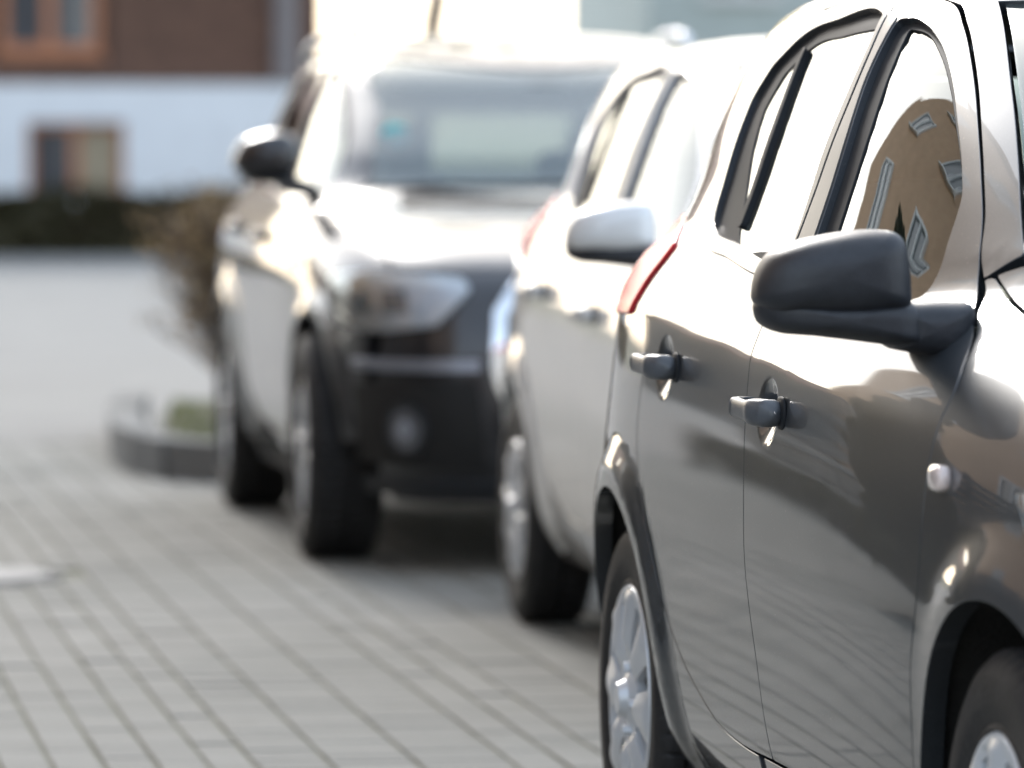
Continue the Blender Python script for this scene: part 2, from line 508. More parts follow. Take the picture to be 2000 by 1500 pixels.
def panel(name, S, chart, outer, mat, parent, side=1, holes=(), h=0.03, gap=0.0052, depth=0.014, off=0.0,
          bevel=0.0016, flange=True, seg=0.05, it=2, extra=None, disp=None):
    """One sheet-metal panel / glass / trim piece cut out of the car skin, with rounded, folded edges."""
    loops = []
    O_ = rounded(outer, seg, it) if it else densify(np.array(outer, float), h)
    if area(O_) < 0: O_ = O_[::-1]
    O_ = offset_poly(O_, -gap / 2)
    loops.append(densify(O_, h))
    for hl in holes:
        H_ = rounded(hl, seg, it) if it else densify(np.array(hl, float), h)
        if area(H_) < 0: H_ = H_[::-1]
        H_ = offset_poly(H_, gap / 2)
        loops.append(densify(H_, h))
    B = np.concatenate(loops)
    lo, hi = B.min(0), B.max(0)
    gx = np.arange(lo[0], hi[0] + h, h); gy = np.arange(lo[1], hi[1] + h * 0.87, h * 0.87)
    G = np.array([(x + (0.5 * h if j % 2 else 0), y) for j, y in enumerate(gy) for x in gx])
    if extra is not None: G = np.concatenate([G, extra])
    keep = in_poly(G, loops[0])
    for L in loops[1:]: keep &= ~in_poly(G, L)
    G = G[keep]
    if len(G):
        dm = np.full(len(G), 9.0)
        for k in range(0, len(B), 64):
            dm = np.minimum(dm, np.sqrt(((G[:, None, :] - B[None, k:k + 64, :]) ** 2).sum(-1)).min(1))
        G = G[dm > 0.45 * h]
    pts = np.concatenate([B, G]) if len(G) else B
    edges = []; st = 0
    for L in loops:
        n = len(L)
        edges += [(st + i, st + (i + 1) % n) for i in range(n)]; st += n
    vo, eo, fo, ov, oe, of = delaunay_2d_cdt([Vector(p) for p in pts], edges, [], 0, 1e-7)
    A = np.array([tuple(v) for v in vo])
    T = np.array([f for f in fo if len(f) == 3])
    cen = A[T].mean(1)
    k = in_poly(cen, loops[0])
    for L in loops[1:]: k &= ~in_poly(cen, L)
    T = T[k]
    imap = {}
    for i, o in enumerate(ov):
        for j in o: imap[j] = i
    P = S.pt(chart, A[:, 0], A[:, 1]); N = S.nrm(chart, A[:, 0], A[:, 1])
    if disp is not None:
        d0 = disp(A[:, 0], A[:, 1]); e = 1.5e-3
        P = P + N * d0[:, None]
        def full(a, b):
            return S.pt(chart, a, b) + S.nrm(chart, a, b) * disp(a, b)[:, None]
        n2 = np.cross(full(A[:, 0] + e, A[:, 1]) - full(A[:, 0] - e, A[:, 1]), full(A[:, 0], A[:, 1] + e) - full(A[:, 0], A[:, 1] - e))
        n2 /= np.maximum(np.linalg.norm(n2, axis=1, keepdims=True), 1e-12)
        n2 *= np.sign((n2 * N).sum(1, keepdims=True) + 1e-9)
        N = n2
    P = P + N * off
    tri = P[T]
    fn = np.cross(tri[:, 1] - tri[:, 0], tri[:, 2] - tri[:, 0])
    fl = (fn * N[T].mean(1)).sum(1) < 0
    T[fl] = T[fl][:, ::-1]
    V = list(P); NN = list(N); F = [tuple(t) for t in T]
    if flange:
        st = 0
        for li, L in enumerate(loops):
            n = len(L)
            idx = np.array([imap.get(st + i, st + i) for i in range(n)]); st += n
            t = np.roll(L, -1, 0) - np.roll(L, 1, 0)
            t /= np.maximum(np.linalg.norm(t, axis=1, keepdims=True), 1e-9)
            n2 = np.stack([t[:, 1], -t[:, 0]], 1)          # outward for CCW outer loop
            if li > 0: n2 = -n2                            # into the hole
            e = 1.5e-3
            q = S.pt(chart, L[:, 0] + n2[:, 0] * e, L[:, 1] + n2[:, 1] * e) - S.pt(chart, L[:, 0], L[:, 1])
            q -= N[idx] * (q * N[idx]).sum(1, keepdims=True)
            q /= np.maximum(np.linalg.norm(q, axis=1, keepdims=True), 1e-9)
            r1 = P[idx] + q * bevel - N[idx] * bevel
            r2 = r1 - N[idx] * depth
            b1 = len(V); V += list(r1); NN += list(q)
            b2 = len(V); V += list(r2); NN += list(q)
            for i in range(n):
                j = (i + 1) % n
                quad = [(idx[i], idx[j], b1 + j, b1 + i), (b1 + i, b1 + j, b2 + j, b2 + i)]
                for f in quad:
                    a, b, c = (np.array(V[f[0]]), np.array(V[f[1]]), np.array(V[f[2]]))
                    if np.dot(np.cross(b - a, c - a), NN[f[2]] + N[idx[i]] * 0.3) < 0: f = f[::-1]
                    F.append(tuple(int(x) for x in f))
    V = np.array(V); NN = np.array(NN)
    if side > 0:        # car's right side is local -y
        V = V * [1, -1, 1]; NN = NN * [1, -1, 1]
        F = [f[::-1] for f in F]
    return mesh_obj(name, V, F, mat, parent, True, NN)

# ------------------------------------------------------------------ wheels
def wheel_meshes(Rt, width, rim_r, style):
    """local Y = axle, +Y outward. returns dict of meshes"""
    hw = width / 2
    out = {}
    # tyre with tread blocks
    nseg = 336
    prof = []
    def P(r, y): prof.append((r, y))
    sh = Rt * 0.965
    pr = [(rim_r - .008, -hw * .72), (rim_r + .004, -hw * .86), (rim_r + (sh - rim_r) * .35, -hw * 1.0), (rim_r + (sh - rim_r) * .72, -hw * .985),
          (sh - .004, -hw * .9), (Rt - .004, -hw * .78)]
    tread = [(-.70, 0), (-.50, 0), (-.49, -.007), (-.42, -.007), (-.41, 0), (-.12, 0), (-.11, -.007), (-.04, -.007), (-.03, 0), (.03, 0), (.04, -.007), (.11, -.007), (.12, 0), (.41, 0), (.42, -.007), (.49, -.007), (.50, 0), (.70, 0)]
    pr += [(Rt + d, hw * y) for y, d in tread]
    pr += [(Rt - .004, hw * .78), (sh - .004, hw * .9), (rim_r + (sh - rim_r) * .80, hw * .975), (rim_r + (sh - rim_r) * .76, hw * .99), (rim_r + (sh - rim_r) * .40, hw * 1.0),
           (rim_r + (sh - rim_r) * .34, hw * .985), (rim_r + .010, hw * .90), (rim_r + .003, hw * .93), (rim_r - .008, hw * .74)]
    k = len(pr)
    V, F = [], []
    for j in range(nseg):
        a = 2 * math.pi * j / nseg
        for i, (r, y) in enumerate(pr):
            if 5 <= i <= 5 + len(tread) + 1 and abs(y) > hw * .1:
                ph = (j + (2 if y > 0 else 0)) % 6
                if ph == 0 and r > Rt - .005: r = r - .006
            V.append((r * math.cos(a), y, r * math.sin(a)))
    for j in range(nseg):
        j2 = (j + 1) % nseg
        for i in range(k - 1):
            F.append((j * k + i, j * k + i + 1, j2 * k + i + 1, j2 * k + i))
    me = bpy.data.meshes.new('tyre'); me.from_pydata(V, [], F); me.materials.append(M['tyre'])
    me.polygons.foreach_set('use_smooth', [True] * len(F)); me.set_sharp_from_angle(angle=R(40)); out['tyre'] = me
    # rim barrel (dark well behind the spokes)
    pb = [(rim_r + .001, hw * .84), (rim_r - .006, hw * .80), (rim_r - .014, hw * .62), (rim_r - .03, -hw * .2), (rim_r - .03, -hw * .8)]
    V, F = lathe(pb, 64)
    n0 = len(V)
    me = bpy.data.meshes.new('rim'); me.from_pydata(V, [], F); me.materials.append(M['alloy'] if style != 'cap' else M['disc'])
    me.polygons.foreach_set('use_smooth', [True] * len(F)); out['rim'] = me
    V, F = lathe([(0.0, hw * .20), (.06, hw * .22), (.065, hw * .10), (rim_r * .74, hw * .10), (rim_r * .74, -hw * .1), (rim_r - .04, -hw * .1)], 48)
    me = bpy.data.meshes.new('brake_disc'); me.from_pydata(V, [], F); me.materials.append(M['disc'])
    out['brake_disc'] = me
    # spoked face / wheel trim in polar cells
    rc = rim_r + (.006 if style == 'cap' else -.002)
    nsp = {'cap': 8, 'cap2': 10, 'alloy': 10}[style]
    radii = np.array([0.0, .12, .17, .20, .24, .29, .34, .42, .50, .58, .66, .74, .80, .845, .88, .92, .955, .985, 1.0]) * rc
    na = nsp * 24
    def dome(q):
        return hw * (.98 if style != 'alloy' else .86) - .004 + .010 * (1 - q ** 2) - .016 * max(0, 1 - abs(q - .30) / .16)
    V = []; idx = {}
    def open_amt(q, t):
        # t in [-.5,.5] across one sector (spoke in the middle), window between spokes
        wdt = {'cap': .345, 'cap2': .26, 'alloy': .17}[style] - {'cap': .10, 'cap2': .05, 'alloy': .03}[style] * (q - .5)
        return abs(t) > wdt and {'cap': .45, 'cap2': .36, 'alloy': .26}[style] < q < .84
    for j in range(na):
        a = 2 * math.pi * j / na
        t = ((j / 24.0) % 1.0) - .5
        for i, r in enumerate(radii):
            q = r / rc
            y = dome(q)
            if .36 < q < .9:
                y += .006 * math.cos(2 * math.pi * t) * ss(.3, .5, q)      # crowned spokes
            if q >= .985: y -= .010
            V.append((r * math.cos(a), y, r * math.sin(a)))
    kk = len(radii)
    F = []
    openf = []
    for j in range(na):
        j2 = (j + 1) % na
        t = (((j + .5) / 24.0) % 1.0) - .5
        for i in range(kk - 1):
            q = (radii[i] + radii[i + 1]) / 2 / rc
            f = (j * kk + i, j * kk + i + 1, j2 * kk + i + 1, j2 * kk + i)
            if not open_amt(q, t): F.append(f)
    me = bpy.data.meshes.new('hubcap'); me.from_pydata(V, [], F)
    bm = bmesh.new(); bm.from_mesh(me)
    bmesh.ops.delete(bm, geom=[v for v in bm.verts if not v.link_faces], context='VERTS')
    # fold every window edge inwards so the spokes have thickness
    be = [e for e in bm.edges if e.is_boundary]
    ex = bmesh.ops.extrude_edge_only(bm, edges=be)
    for v in [g for g in ex['geom'] if isinstance(g, bmesh.types.BMVert)]:
        v.co.y -= .016
        v.co.x *= .995; v.co.z *= .995
    bmesh.ops.recalc_face_normals(bm, faces=bm.faces)
    # lug nuts and centre boss
    for n_ in range(5 if style != 'cap' else 4):
        a = 2 * math.pi * n_ / (5 if style != 'cap' else 4) + .4
        c = Vector((math.cos(a) * rc * .27, dome(.27) + .004, math.sin(a) * rc * .27))
        bmesh.ops.create_cone(bm, cap_ends=True, segments=6, radius1=.012, radius2=.009, depth=.022, matrix=Matrix.Translation(c) @ Matrix.Rotation(R(-90), 4, 'X'))
    bmesh.ops.create_cone(bm, cap_ends=True, segments=24, radius1=rc * .17, radius2=rc * .13, depth=.016, matrix=Matrix.Translation((0, dome(0) + .004, 0)) @ Matrix.Rotation(R(-90), 4, 'X'))
    bm.to_mesh(me); bm.free()
    me.materials.append(M['alloy'])
    me.polygons.foreach_set('use_smooth', [True] * len(me.polygons)); me.set_sharp_from_angle(angle=R(35))
    out['hubcap'] = me
    return out

def add_wheel(parent, meshes, x, w, Rt, side, spin=0.0, steer=0.0, hub='hubcap'):
    """side +1 = car's right (local -y)"""
    t = link_mesh('wheel', meshes['tyre'], None, parent)
    t.location = (x, -side * w, Rt)
    # outward axis is mesh +Y; right side needs -Y
    t.rotation_euler = (0, spin, (math.pi if side > 0 else 0) + steer)
    for nm, key in (('rim', 'rim'), ('brake_disc', 'brake_disc'), (hub, 'hubcap')):
        o = link_mesh(nm, meshes[key], None, t)
    return t

# ------------------------------------------------------------------ car pieces
def loft_cap(name, outline, x0, depth, mat, parent, back=0.0, p=2.4, rings=9, lean=0.0):
    """outline in (w, z); dome grows towards +x (car's front). For the right side (local -y)."""
    O_ = rounded(outline, 0.03, 2)
    if area(O_) < 0: O_ = O_[::-1]
    c = O_.mean(0)
    V, F = [], []
    n = len(O_)
    lev = [(-back, .93), (-back * .5, .985), (0.0, 1.0)]
    for i in range(1, rings + 1):
        t = i / rings
        s_ = math.cos(t * math.pi / 2); d_ = math.sin(t * math.pi / 2)
        lev.append((depth * d_ ** (2 / p), max(s_ ** (2 / p), .0)))
    for dx, s_ in lev[:-1]:
        for q in O_:
            e = c + (q - c) * s_
            V.append((x0 + dx + lean * (e[0] - c[0]), -e[0], e[1]))
    for i in range(len(lev) - 2):
        for j in range(n):
            j2 = (j + 1) % n
            F.append((i * n + j, i * n + j2, (i + 1) * n + j2, (i + 1) * n + j))
    V.append((x0 + depth, -c[0], c[1])); k = len(V) - 1; b = (len(lev) - 2) * n
    for j in range(n): F.append((b + j, b + (j + 1) % n, k))
    F.append(tuple(range(n))[::-1])
    o = mesh_obj(name, V, F, mat, parent, True)
    bm = bmesh.new(); bm.from_mesh(o.data); bmesh.ops.recalc_face_normals(bm, faces=bm.faces); bm.to_mesh(o.data); bm.free()
    return o

def mirror_y(o):
    """mirrored copy of a part for the other side of the car"""
    me = o.data.copy()
    V = np.empty(len(me.vertices) * 3); me.vertices.foreach_get('co', V)
    V = V.reshape(-1, 3) * [1, -1, 1]
    me.vertices.foreach_set('co', V.ravel()); me.flip_normals(); me.update()
    c = bpy.data.objects.new(o.name.split('.')[0], me); col.objects.link(c); c.parent = o.parent
    return c

def handle(parent, x, S, z, mat, L=0.188):
    """pull handle: one smooth bowed grip over a dished cup, thickening into its fixed front foot (right side)"""
    V, F = [], []
    n = 44; m = 20
    x0 = x - .078
    for i in range(n + 1):
        t = i / n
        xx = x0 + L * t
        so = .041 * float(ss(-.02, .10, t)) * (1 - .62 * float(ss(.62, 1.0, t))) - .004 * (1 - float(ss(0, .06, t)))
        end = min(1.0, (t / .05) ** .5 if t < .05 else 1.0, ((1 - t) / .10) ** .5 if t > .90 else 1.0)
        hh = (.0150 + .0055 * float(ss(.50, .80, t))) * (.55 + .45 * end if t < .5 else end + 1e-3)
        th = (.0080 + .0110 * float(ss(.60, .86, t))) if t > .12 else .0080 + .014 * (1 - float(ss(0, .12, t)))
        th *= (end if t > .5 else 1) + 1e-3
        ww = float(S.y(xx, z)) + so - .002
        zz = z + .004 * (1 - t)
        for j in range(m):
            a = 2 * math.pi * j / m
            f = lambda v: math.copysign(abs(v) ** .68, v)
            V.append((xx, -(ww + th * f(math.cos(a))), zz + hh * f(math.sin(a))))
    for i in range(n):
        for j in range(m):
            F.append((i * m + j, i * m + (j + 1) % m, (i + 1) * m + (j + 1) % m, (i + 1) * m + j))
    F.append(tuple(range(m))[::-1]); F.append(tuple(n * m + j for j in range(m)))
    o = mesh_obj('door_handle', V, F, mat, parent)
    bm = bmesh.new(); bm.from_mesh(o.data); bmesh.ops.recalc_face_normals(bm, faces=bm.faces); bm.to_mesh(o.data); bm.free()
    # gasket the foot of the handle sits on
    sbox('handle_gasket', (x0 + L * .90, -(float(S.y(x0 + L * .9, z)) + .001), z + .0005), (.060, .010, .050), M['rubber'], o, 2.6, 10)
    return o

def build_car(name, label, loc, rz, S, sp):
    t = tag(empty(name, loc, rz), label, sp.get('cat', 'car'), 'cars parked along the street')
    pm = M[sp['paint']]; h = sp['h']
    W0 = float(S.W(.5))
    dz = sp['ditch']
    zd = lambda x: float(np.interp(x, [p[0] for p in dz], [p[1] for p in dz]))
    arch_r = sp['arch_r']; Rt = sp['Rt']; wb = sp['wb']
    def arc(cx, a0, a1, n=22, r=arch_r):
        return [(cx + r * math.cos(R(a0 + (a1 - a0) * i / n)), Rt + r * math.sin(R(a0 + (a1 - a0) * i / n))) for i in range(n + 1)]
    zs = sp['sill_z']
    # ---- doors
    for side in (1, -1):
        hh = h if side > 0 else h * 2
        fd = panel('front_door', S, 'side', sp['front_door'], pm, t, side, [sp['fwin']], h=hh, disp=sp.get('dish_f'), extra=sp.get('dish_fx'))
        rd = panel('rear_door', S, 'side', sp['rear_door'], pm, t, side, [sp['rwin']], h=hh, disp=sp.get('dish_r'), extra=sp.get('dish_rx'))
        for d, win, inner in ((fd, 'fwin', 'fseal'), (rd, 'rwin', 'rseal')):
            big = offset_poly(np.array(sp[win], float), .016)
            panel('window_seal', S, 'side', big, M['rubber'], d, side, [sp[inner]], h=.04, off=-.011, gap=0, depth=.006)
            panel('window', S, 'side', offset_poly(np.array(sp[inner], float), .012), M['glass'], d, side, h=.05, off=-.0135, gap=0, flange=False)
        for d, key in ((rd, 'strip_r'), (fd, 'strip_f')):
            if key in sp:
                panel('pillar_trim', S, 'side', sp[key], M['pillar'], d, side, h=.04, off=.0022, gap=.003, depth=.012)
        for d, key in ((rd, 'belt_r'), (fd, 'belt_f')):
            panel('belt_moulding', S, 'side', sp[key], M[sp.get('belt_mat', 'gloss_black')], d, side, h=.03, off=.005, gap=0, depth=.012, bevel=.003, seg=.02)
        if 'divbar' in sp:
            panel('window_divider', S, 'side', sp['divbar'], M['rubber'], rd, side, h=.03, off=-.004, gap=0, depth=.01, seg=.02)
        for d, hx, hz in ((fd, *sp['handle_f']), (rd, *sp['handle_r'])):
            o = handle(d, hx, S, hz, M[sp['handle_mat']])
            if side < 0:
                for q in [o] + list(o.children):
                    V = np.empty(len(q.data.vertices) * 3); q.data.vertices.foreach_get('co', V)
                    q.data.vertices.foreach_set('co', (V.reshape(-1, 3) * [1, -1, 1]).ravel()); q.data.flip_normals(); q.data.update()
        # ---- fender: door edge, arch, bumper seam, bonnet seam
        zb = sp['nose_z']; bw = sp['bonnet_w']
        xs = float(S.pt('front', np.array([bw]), np.array([zb]))[0, 0])
        bx0 = sp['cowl_x']
        xsr = np.linspace(bx0, xs, 14)
        top = S.pt('top', xsr, np.full(14, bw))
        fr = [p for p in sp['door_front']]                     # from top to bottom
        poly = fr + [(fr[-1][0] + .02, zs)] + arc(wb, sp['arch_a0'], 4)[::1]
        poly += [(xs, Rt + .05)] + [(float(x), float(z)) for x, _, z in top[::-1]]
        fe = panel('fender', S, 'side', poly, pm, t, side, h=hh, depth=.03, seg=.04)
        if side > 0 or True:
            ix, iz = sp['indicator']
            iw = float(S.y(ix, iz))
            sbox('side_indicator', (ix, -side * (iw + .004), iz), (.072, .024, .036), M['amber'], fe, 3.0, 14)
        # ---- quarter panel: wraps round the tail
        q = sp['quarter']
        vq = [(S.v_side('r', x, z), z) for x, z in q['front']]
        vs = q['v_seam']
        poly = vq + [(v, z) for v, z in q['arch']] if False else None
        pts = [(S.v_side('r', x, z), z) for x, z in q['front'] + arc(0, q['a0'], q['a1']) ]
        pts += [(S.v_side('r', -arch_r - .03, .26), .26), (vs + .0, .26), (vs, q['z_tail'])]
        pts += [(S.v_side('r', x, z), z) for x, z in q['top']]
        panel('quarter_panel', S, 'wr', pts, pm, t, side, h=hh, depth=.03, seg=.04)
        tl = [(S.v_side('r', x, z), z) for x, z in sp['tail_side']]
        tl += [(vs + .04, sp['tail_side'][-1][1] - .01), (vs + .03, sp['tail_side'][0][1] - .02)]
        panel('tail_light', S, 'wr', tl, M['red_lens'], t, side, h=.03, off=.006, gap=.004, depth=.02, bevel=.004, seg=.03)
        # ---- A pillar
        panel('pillar', S, 'top', sp['apillar'], pm, t, side, h=h, gap=.005, depth=.02, seg=.03)
        # ---- sill under the doors
        x0 = math.sqrt(max(arch_r ** 2 - (Rt - .2) ** 2, 0)) + .02
        panel('sill', S, 'side', [(sp['sill_x'], .20), (wb - x0, .20), (wb - x0 - .01, zs - .002), (sp['sill_x'], zs - .002)], pm, t, side, h=.05, off=-.004, gap=.004, depth=.02)
        # ---- headlight
        hl = [(S.v_of('f', x, w, z), z) for x, z, w in sp['headlight']]
        big = offset_poly(np.array(hl), .0)
        hb = panel('headlight', S, 'wf', big, M[sp.get('lamp_mat', 'lamp_body')], t, side, h=.04, off=.004, gap=0, depth=.02, seg=.03)
        if 'hl_dark' in sp:
            cc = np.array(hl); lo_, hi_ = cc.min(0), cc.max(0)
            for pl in sp['hl_dark']:
                pp = [(lo_[0] + a * (hi_[0] - lo_[0]), lo_[1] + b * (hi_[1] - lo_[1])) for a, b in pl]
                panel('lamp_cell', S, 'wf', pp, M[sp.get('hl_mat', 'black')], hb, side, h=.03, off=.007, gap=0, depth=.008, seg=.02)
        if 'hl_ring' in sp:
            panel('painted_lamp_glint', S, 'wf', offset_poly(np.array(hl), -.008), M['lamp_white'], hb, side, [offset_poly(np.array(hl), -.034)], h=.03, off=.009, gap=0, depth=.008, seg=.02)  # white ring paints the sky glint along the lamp's chrome edge
        panel('lens', S, 'wf', big, M['lens'], hb, side, h=.04, off=.014, gap=.002, depth=.012, bevel=.004, seg=.03)
        # ---- fog light
        fx = sp['fog']
        fl = [(fx[0] + fx[2] * math.cos(a), fx[1] + fx[2] * math.sin(a)) for a in np.linspace(0, 2 * math.pi, 21)[:-1]]
        fb = panel('fog_light', S, 'wf', fl, M['fog_body'], t, side, h=.02, off=.014, gap=0, depth=.02, seg=.02)
        fl2 = [(fx[0] + fx[2] * 1.22 * math.cos(a), fx[1] + fx[2] * 1.22 * math.sin(a)) for a in np.linspace(0, 2 * math.pi, 21)[:-1]]
        panel('fog_bezel', S, 'wf', fl2, M['plastic'], fb, side, [fl], h=.02, off=.018, gap=0, depth=.02, seg=.02)
        fl3 = [(fx[0] + fx[2] * .42 * math.cos(a), fx[1] + fx[2] * .42 * math.sin(a)) for a in np.linspace(0, 2 * math.pi, 17)[:-1]]
        panel('fog_lens', S, 'wf', fl3, M['satin_silver'], fb, side, h=.02, off=.02, gap=0, depth=.006, seg=.01)
        # ---- wheel housings
        for cx in (0, wb):
            V, F = [], []
            n = 28
            for i in range(n + 1):
                a = R(-4 + 186 * i / n)
                xq = cx + (arch_r + .02) * math.cos(a); zq = max(.2, Rt + (arch_r + .02) * math.sin(a))
                wo = min(W0, float(S.y(xq, zq))) - .022        # stay inside the skin where the tail narrows
                for w in (wo, wo - .05, W0 - .30):
                    V.append((cx + (arch_r + .012) * math.cos(a), -side * w, Rt + (arch_r + .012) * math.sin(a)))
            for i in range(n):
                for k in range(2): F.append((i * 3 + k, i * 3 + k + 1, (i + 1) * 3 + k + 1, (i + 1) * 3 + k))
            mesh_obj('wheel_arch_liner', V, F, M['liner'], t)
            add_wheel(t, sp['wheels'], cx, sp.get('track_f', sp['track']) if cx else sp['track'], Rt, side, random.uniform(0, 6) if cx else sp.get('spin', .3), sp.get('steer', 0) if cx else 0, sp.get('hub', 'hubcap'))
    # ---- roof
    xr = np.linspace(sp['roof'][0], sp['roof'][1], 16)
    wr = np.array([float(S.y(x, zd(x))) for x in xr])
    fx = sp['roof_front']                 # (x at edge, x at centre)
    ws = np.linspace(wr[-1], -wr[-1], 11)
    poly = [(x, w) for x, w in zip(xr, wr)] + [(fx[0] + (fx[1] - fx[0]) * (1 - (w / wr[-1]) ** 2), w) for w in ws[1:-1]]
    poly += [(x, -w) for x, w in zip(xr[::-1], wr[::-1])]
    rf = panel('roof', S, 'top', poly, pm, t, 1, h=h * 1.6, depth=.02)
    # ---- windscreen
    we = sp['screen_edge']
    top_c = [(fx[0] + (fx[1] - fx[0]) * (1 - (w / we[0][1]) ** 2) + .006, w) for w in np.linspace(-we[0][1], we[0][1], 11)]
    base = [(sp['cowl_c'] - (sp['cowl_c'] - we[-1][0]) * (w / we[-1][1]) ** 2, w) for w in np.linspace(we[-1][1], -we[-1][1], 13)]
    poly = [(x, -w) for x, w in we[::-1]][:-1] + top_c + we[1:-1] + base[:-1]
    wsn = panel('windscreen', S, 'top', poly, M[sp.get('screen', 'screen_glass')], t, 1, h=.07, off=-.006, gap=.004, flange=False)
    inn = offset_poly(np.array(poly), -.05) if area(np.array(poly)) > 0 else offset_poly(np.array(poly)[::-1], -.05)
    panel('windscreen_border', S, 'top', poly, M['gloss_black'], wsn, 1, [inn], h=.06, off=-.010, gap=.006, depth=.004)
    for s_ in (0.25, -0.35):      # wipers resting at the base
        bm = bmesh.new()
        p = [S.pt('top', np.array([sp['cowl_c'] - .045 - .05 * abs(q - s_)]), np.array([q]))[0] for q in np.linspace(s_ - .30, s_ + .30, 9)]
        for a, b in zip(p[:-1], p[1:]):
            tube(bm, (a[0], -a[1], a[2] + .018), (b[0], -b[1], b[2] + .018), .009, .009, 6)
        bm_obj('wiper', bm, M['black'], t)
    # ---- bonnet
    zb = sp['nose_z']; bw = sp['bonnet_w']
    ws = np.linspace(bw, -bw, 21)
    fe_ = S.pt('front', ws, np.full(21, zb))
    xs = fe_[0][0]
    rear = [(sp['cowl_c'] + .012 - (sp['cowl_c'] + .012 - sp['cowl_x']) * abs(w / bw) ** 2.2, w) for w in np.linspace(-bw, bw, 15)]
    poly = [(float(p[0]) - .002, float(p[1])) for p in fe_] + rear[0:]
    panel('bonnet', S, 'top', poly, pm, t, 1, h=h * 1.6, depth=.02, seg=.03)
    # ---- front bumper (whole nose below the bonnet)
    up = [(S.v_of('f', float(p[0]), abs(float(p[1])), zb) * (1 if p[1] > 0 else -1), zb) for p in fe_]
    vb = S.v_side('f', xs, Rt + .05); vb0 = S.v_side('f', xs, .24)
    poly = up + [(-vb, Rt + .06), (-vb0, .21), (vb0, .21), (vb, Rt + .06)]
    bp = panel('front_bumper', S, 'wf', poly, pm, t, 1, h=h * 1.6, depth=.03, seg=.04)
    for nm, plist, mt, of in sp['nose']:
        for pl in plist:
            holes = [pl[1]] if isinstance(pl, tuple) and len(pl) == 2 and isinstance(pl[0], list) else []
            panel(nm, S, 'wf', pl[0] if holes else pl, M[mt], bp, 1, holes, h=.04, off=of, gap=0, depth=.03, bevel=.004, seg=.03)
    # ---- tail: tailgate with rear window, rear bumper
    vs = sp['quarter']['v_seam']
    zt = sp['tailgate']
    poly = [(-vs, zt[0]), (vs, zt[0]), (vs, zt[1]), (vs * .92, zt[2]), (-vs * .92, zt[2]), (-vs, zt[1])]
    hole = [(-vs * .85, zt[1] + .02), (vs * .85, zt[1] + .02), (vs * .76, zt[2] - .06), (-vs * .76, zt[2] - .06)]
    tg = panel('tailgate', S, 'wr', poly, pm, t, 1, [hole], h=.06, depth=.02)
    panel('rear_window', S, 'wr', hole, M[sp.get('rear_glass', 'glass')], tg, 1, h=.08, off=-.004, gap=0, flange=False)
    poly = [(-vs, .24), (vs, .24), (vs, zt[0]), (-vs, zt[0])]
    panel('rear_bumper', S, 'wr', poly, pm, t, 1, h=.06, depth=.02)
    # ---- floor pan and cabin
    x0, x1 = float(S.R(.3)) + .12, float(S.F(.3)) - .15
    box('underbody', ((arch_r + wb - arch_r) / 2, 0, .215), (wb - 2 * arch_r - .02, 2 * W0 - .14, .03), M['liner'], t)
    box('underbody', ((x0 + x1) / 2, 0, .255), (x1 - x0, 2 * (W0 - .31), .04), M['liner'], t)
    box('bulkhead', (sp['cowl_c'] - .05, 0, .60), (.04, 2 * (W0 - .32), .66), M['black'], t)
    sm = M[sp.get('seat', 'cloth')]
    dx = sp.get('cab_dx', 0)
    for yy in (.37, -.37):
        s_ = sbox('front_seat', (.82 + dx, yy, .52), (.56, .52, .22), sm, t)
        sbox('backrest', (.50 + dx, yy, .86), (.16, .50, .68), sm, s_, tilt=R(-16))
        sbox('headrest', (.36 + dx, yy, 1.26), (.11, .27, .18), sm, s_, tilt=R(-8))
    s_ = sbox('rear_seat', (.05 + dx, 0, .52), (.5, 1.24, .24), sm, t)
    sbox('backrest', (-.22 + dx, 0, .84), (.16, 1.22, .62), sm, s_, tilt=R(-18))
    for yy in (.36, -.36): sbox('headrest', (-.33 + dx, yy, 1.19), (.1, .26, .14), sm, s_)
    d = sbox('dashboard', (sp['cowl_c'] - .52, 0, .84), (.62, 2 * W0 - .34, .30), M['plastic'], t, 3.0)
    bm = bmesh.new()
    V, F = [], []
    n, m = 36, 8
    for i in range(n):
        a = 2 * math.pi * i / n
        for j in range(m):
            b = 2 * math.pi * j / m
            r_ = .18 + .014 * math.cos(b)
            V.append((.014 * math.sin(b) + .35 * r_ * math.sin(a), r_ * math.cos(a), .94 * r_ * math.sin(a)))
    for i in range(n):
        for j in range(m): F.append((i * m + j, ((i + 1) % n) * m + j, ((i + 1) % n) * m + (j + 1) % m, i * m + (j + 1) % m))
    bm.free()
    sw = mesh_obj('steering_wheel', V, F, M['plastic'], t, loc=(sp['cowl_c'] - .92, .37, .93))
    box('steering_hub', (0, 0, 0), (.05, .16, .10), M['plastic'], sw, bev=.012)
    box('steering_spoke', (0, 0, 0), (.03, .34, .035), M['plastic'], sw, bev=.008)
    # headliner just under the roof skin
    panel('headliner', S, 'top', [(x, w * .93) for x, w in zip(xr, wr)] + [(x, -w * .93) for x, w in zip(xr[::-1], wr[::-1])], M['headliner'], t, 1, h=.1, off=-.03, flange=False)
    # inner mirror
    sbox('inner_mirror', (sp['roof_front'][1] + .12, 0, S.ztop - .22), (.03, .22, .065), M['plastic'], t, 3.0, 10)
    # ---- door mirrors
    mo = sp['mirror']
    a = loft_cap('wing_mirror', mo['shell'], mo['x'], mo['depth'], M[mo['mat']], t, back=.05, p=2.6, lean=mo.get('lean', -.25))
    b = loft_cap('mirror_base', mo['base'], mo['x'] - .004, mo['depth'] * mo.get('base_depth', .9), M['plastic'], a, back=.04, p=2.6, lean=mo.get('lean', -.25))
    f = loft_cap('mirror_foot', mo['foot'], mo['x'] + .015, .06, M['plastic'], a, back=.07, p=2.6)
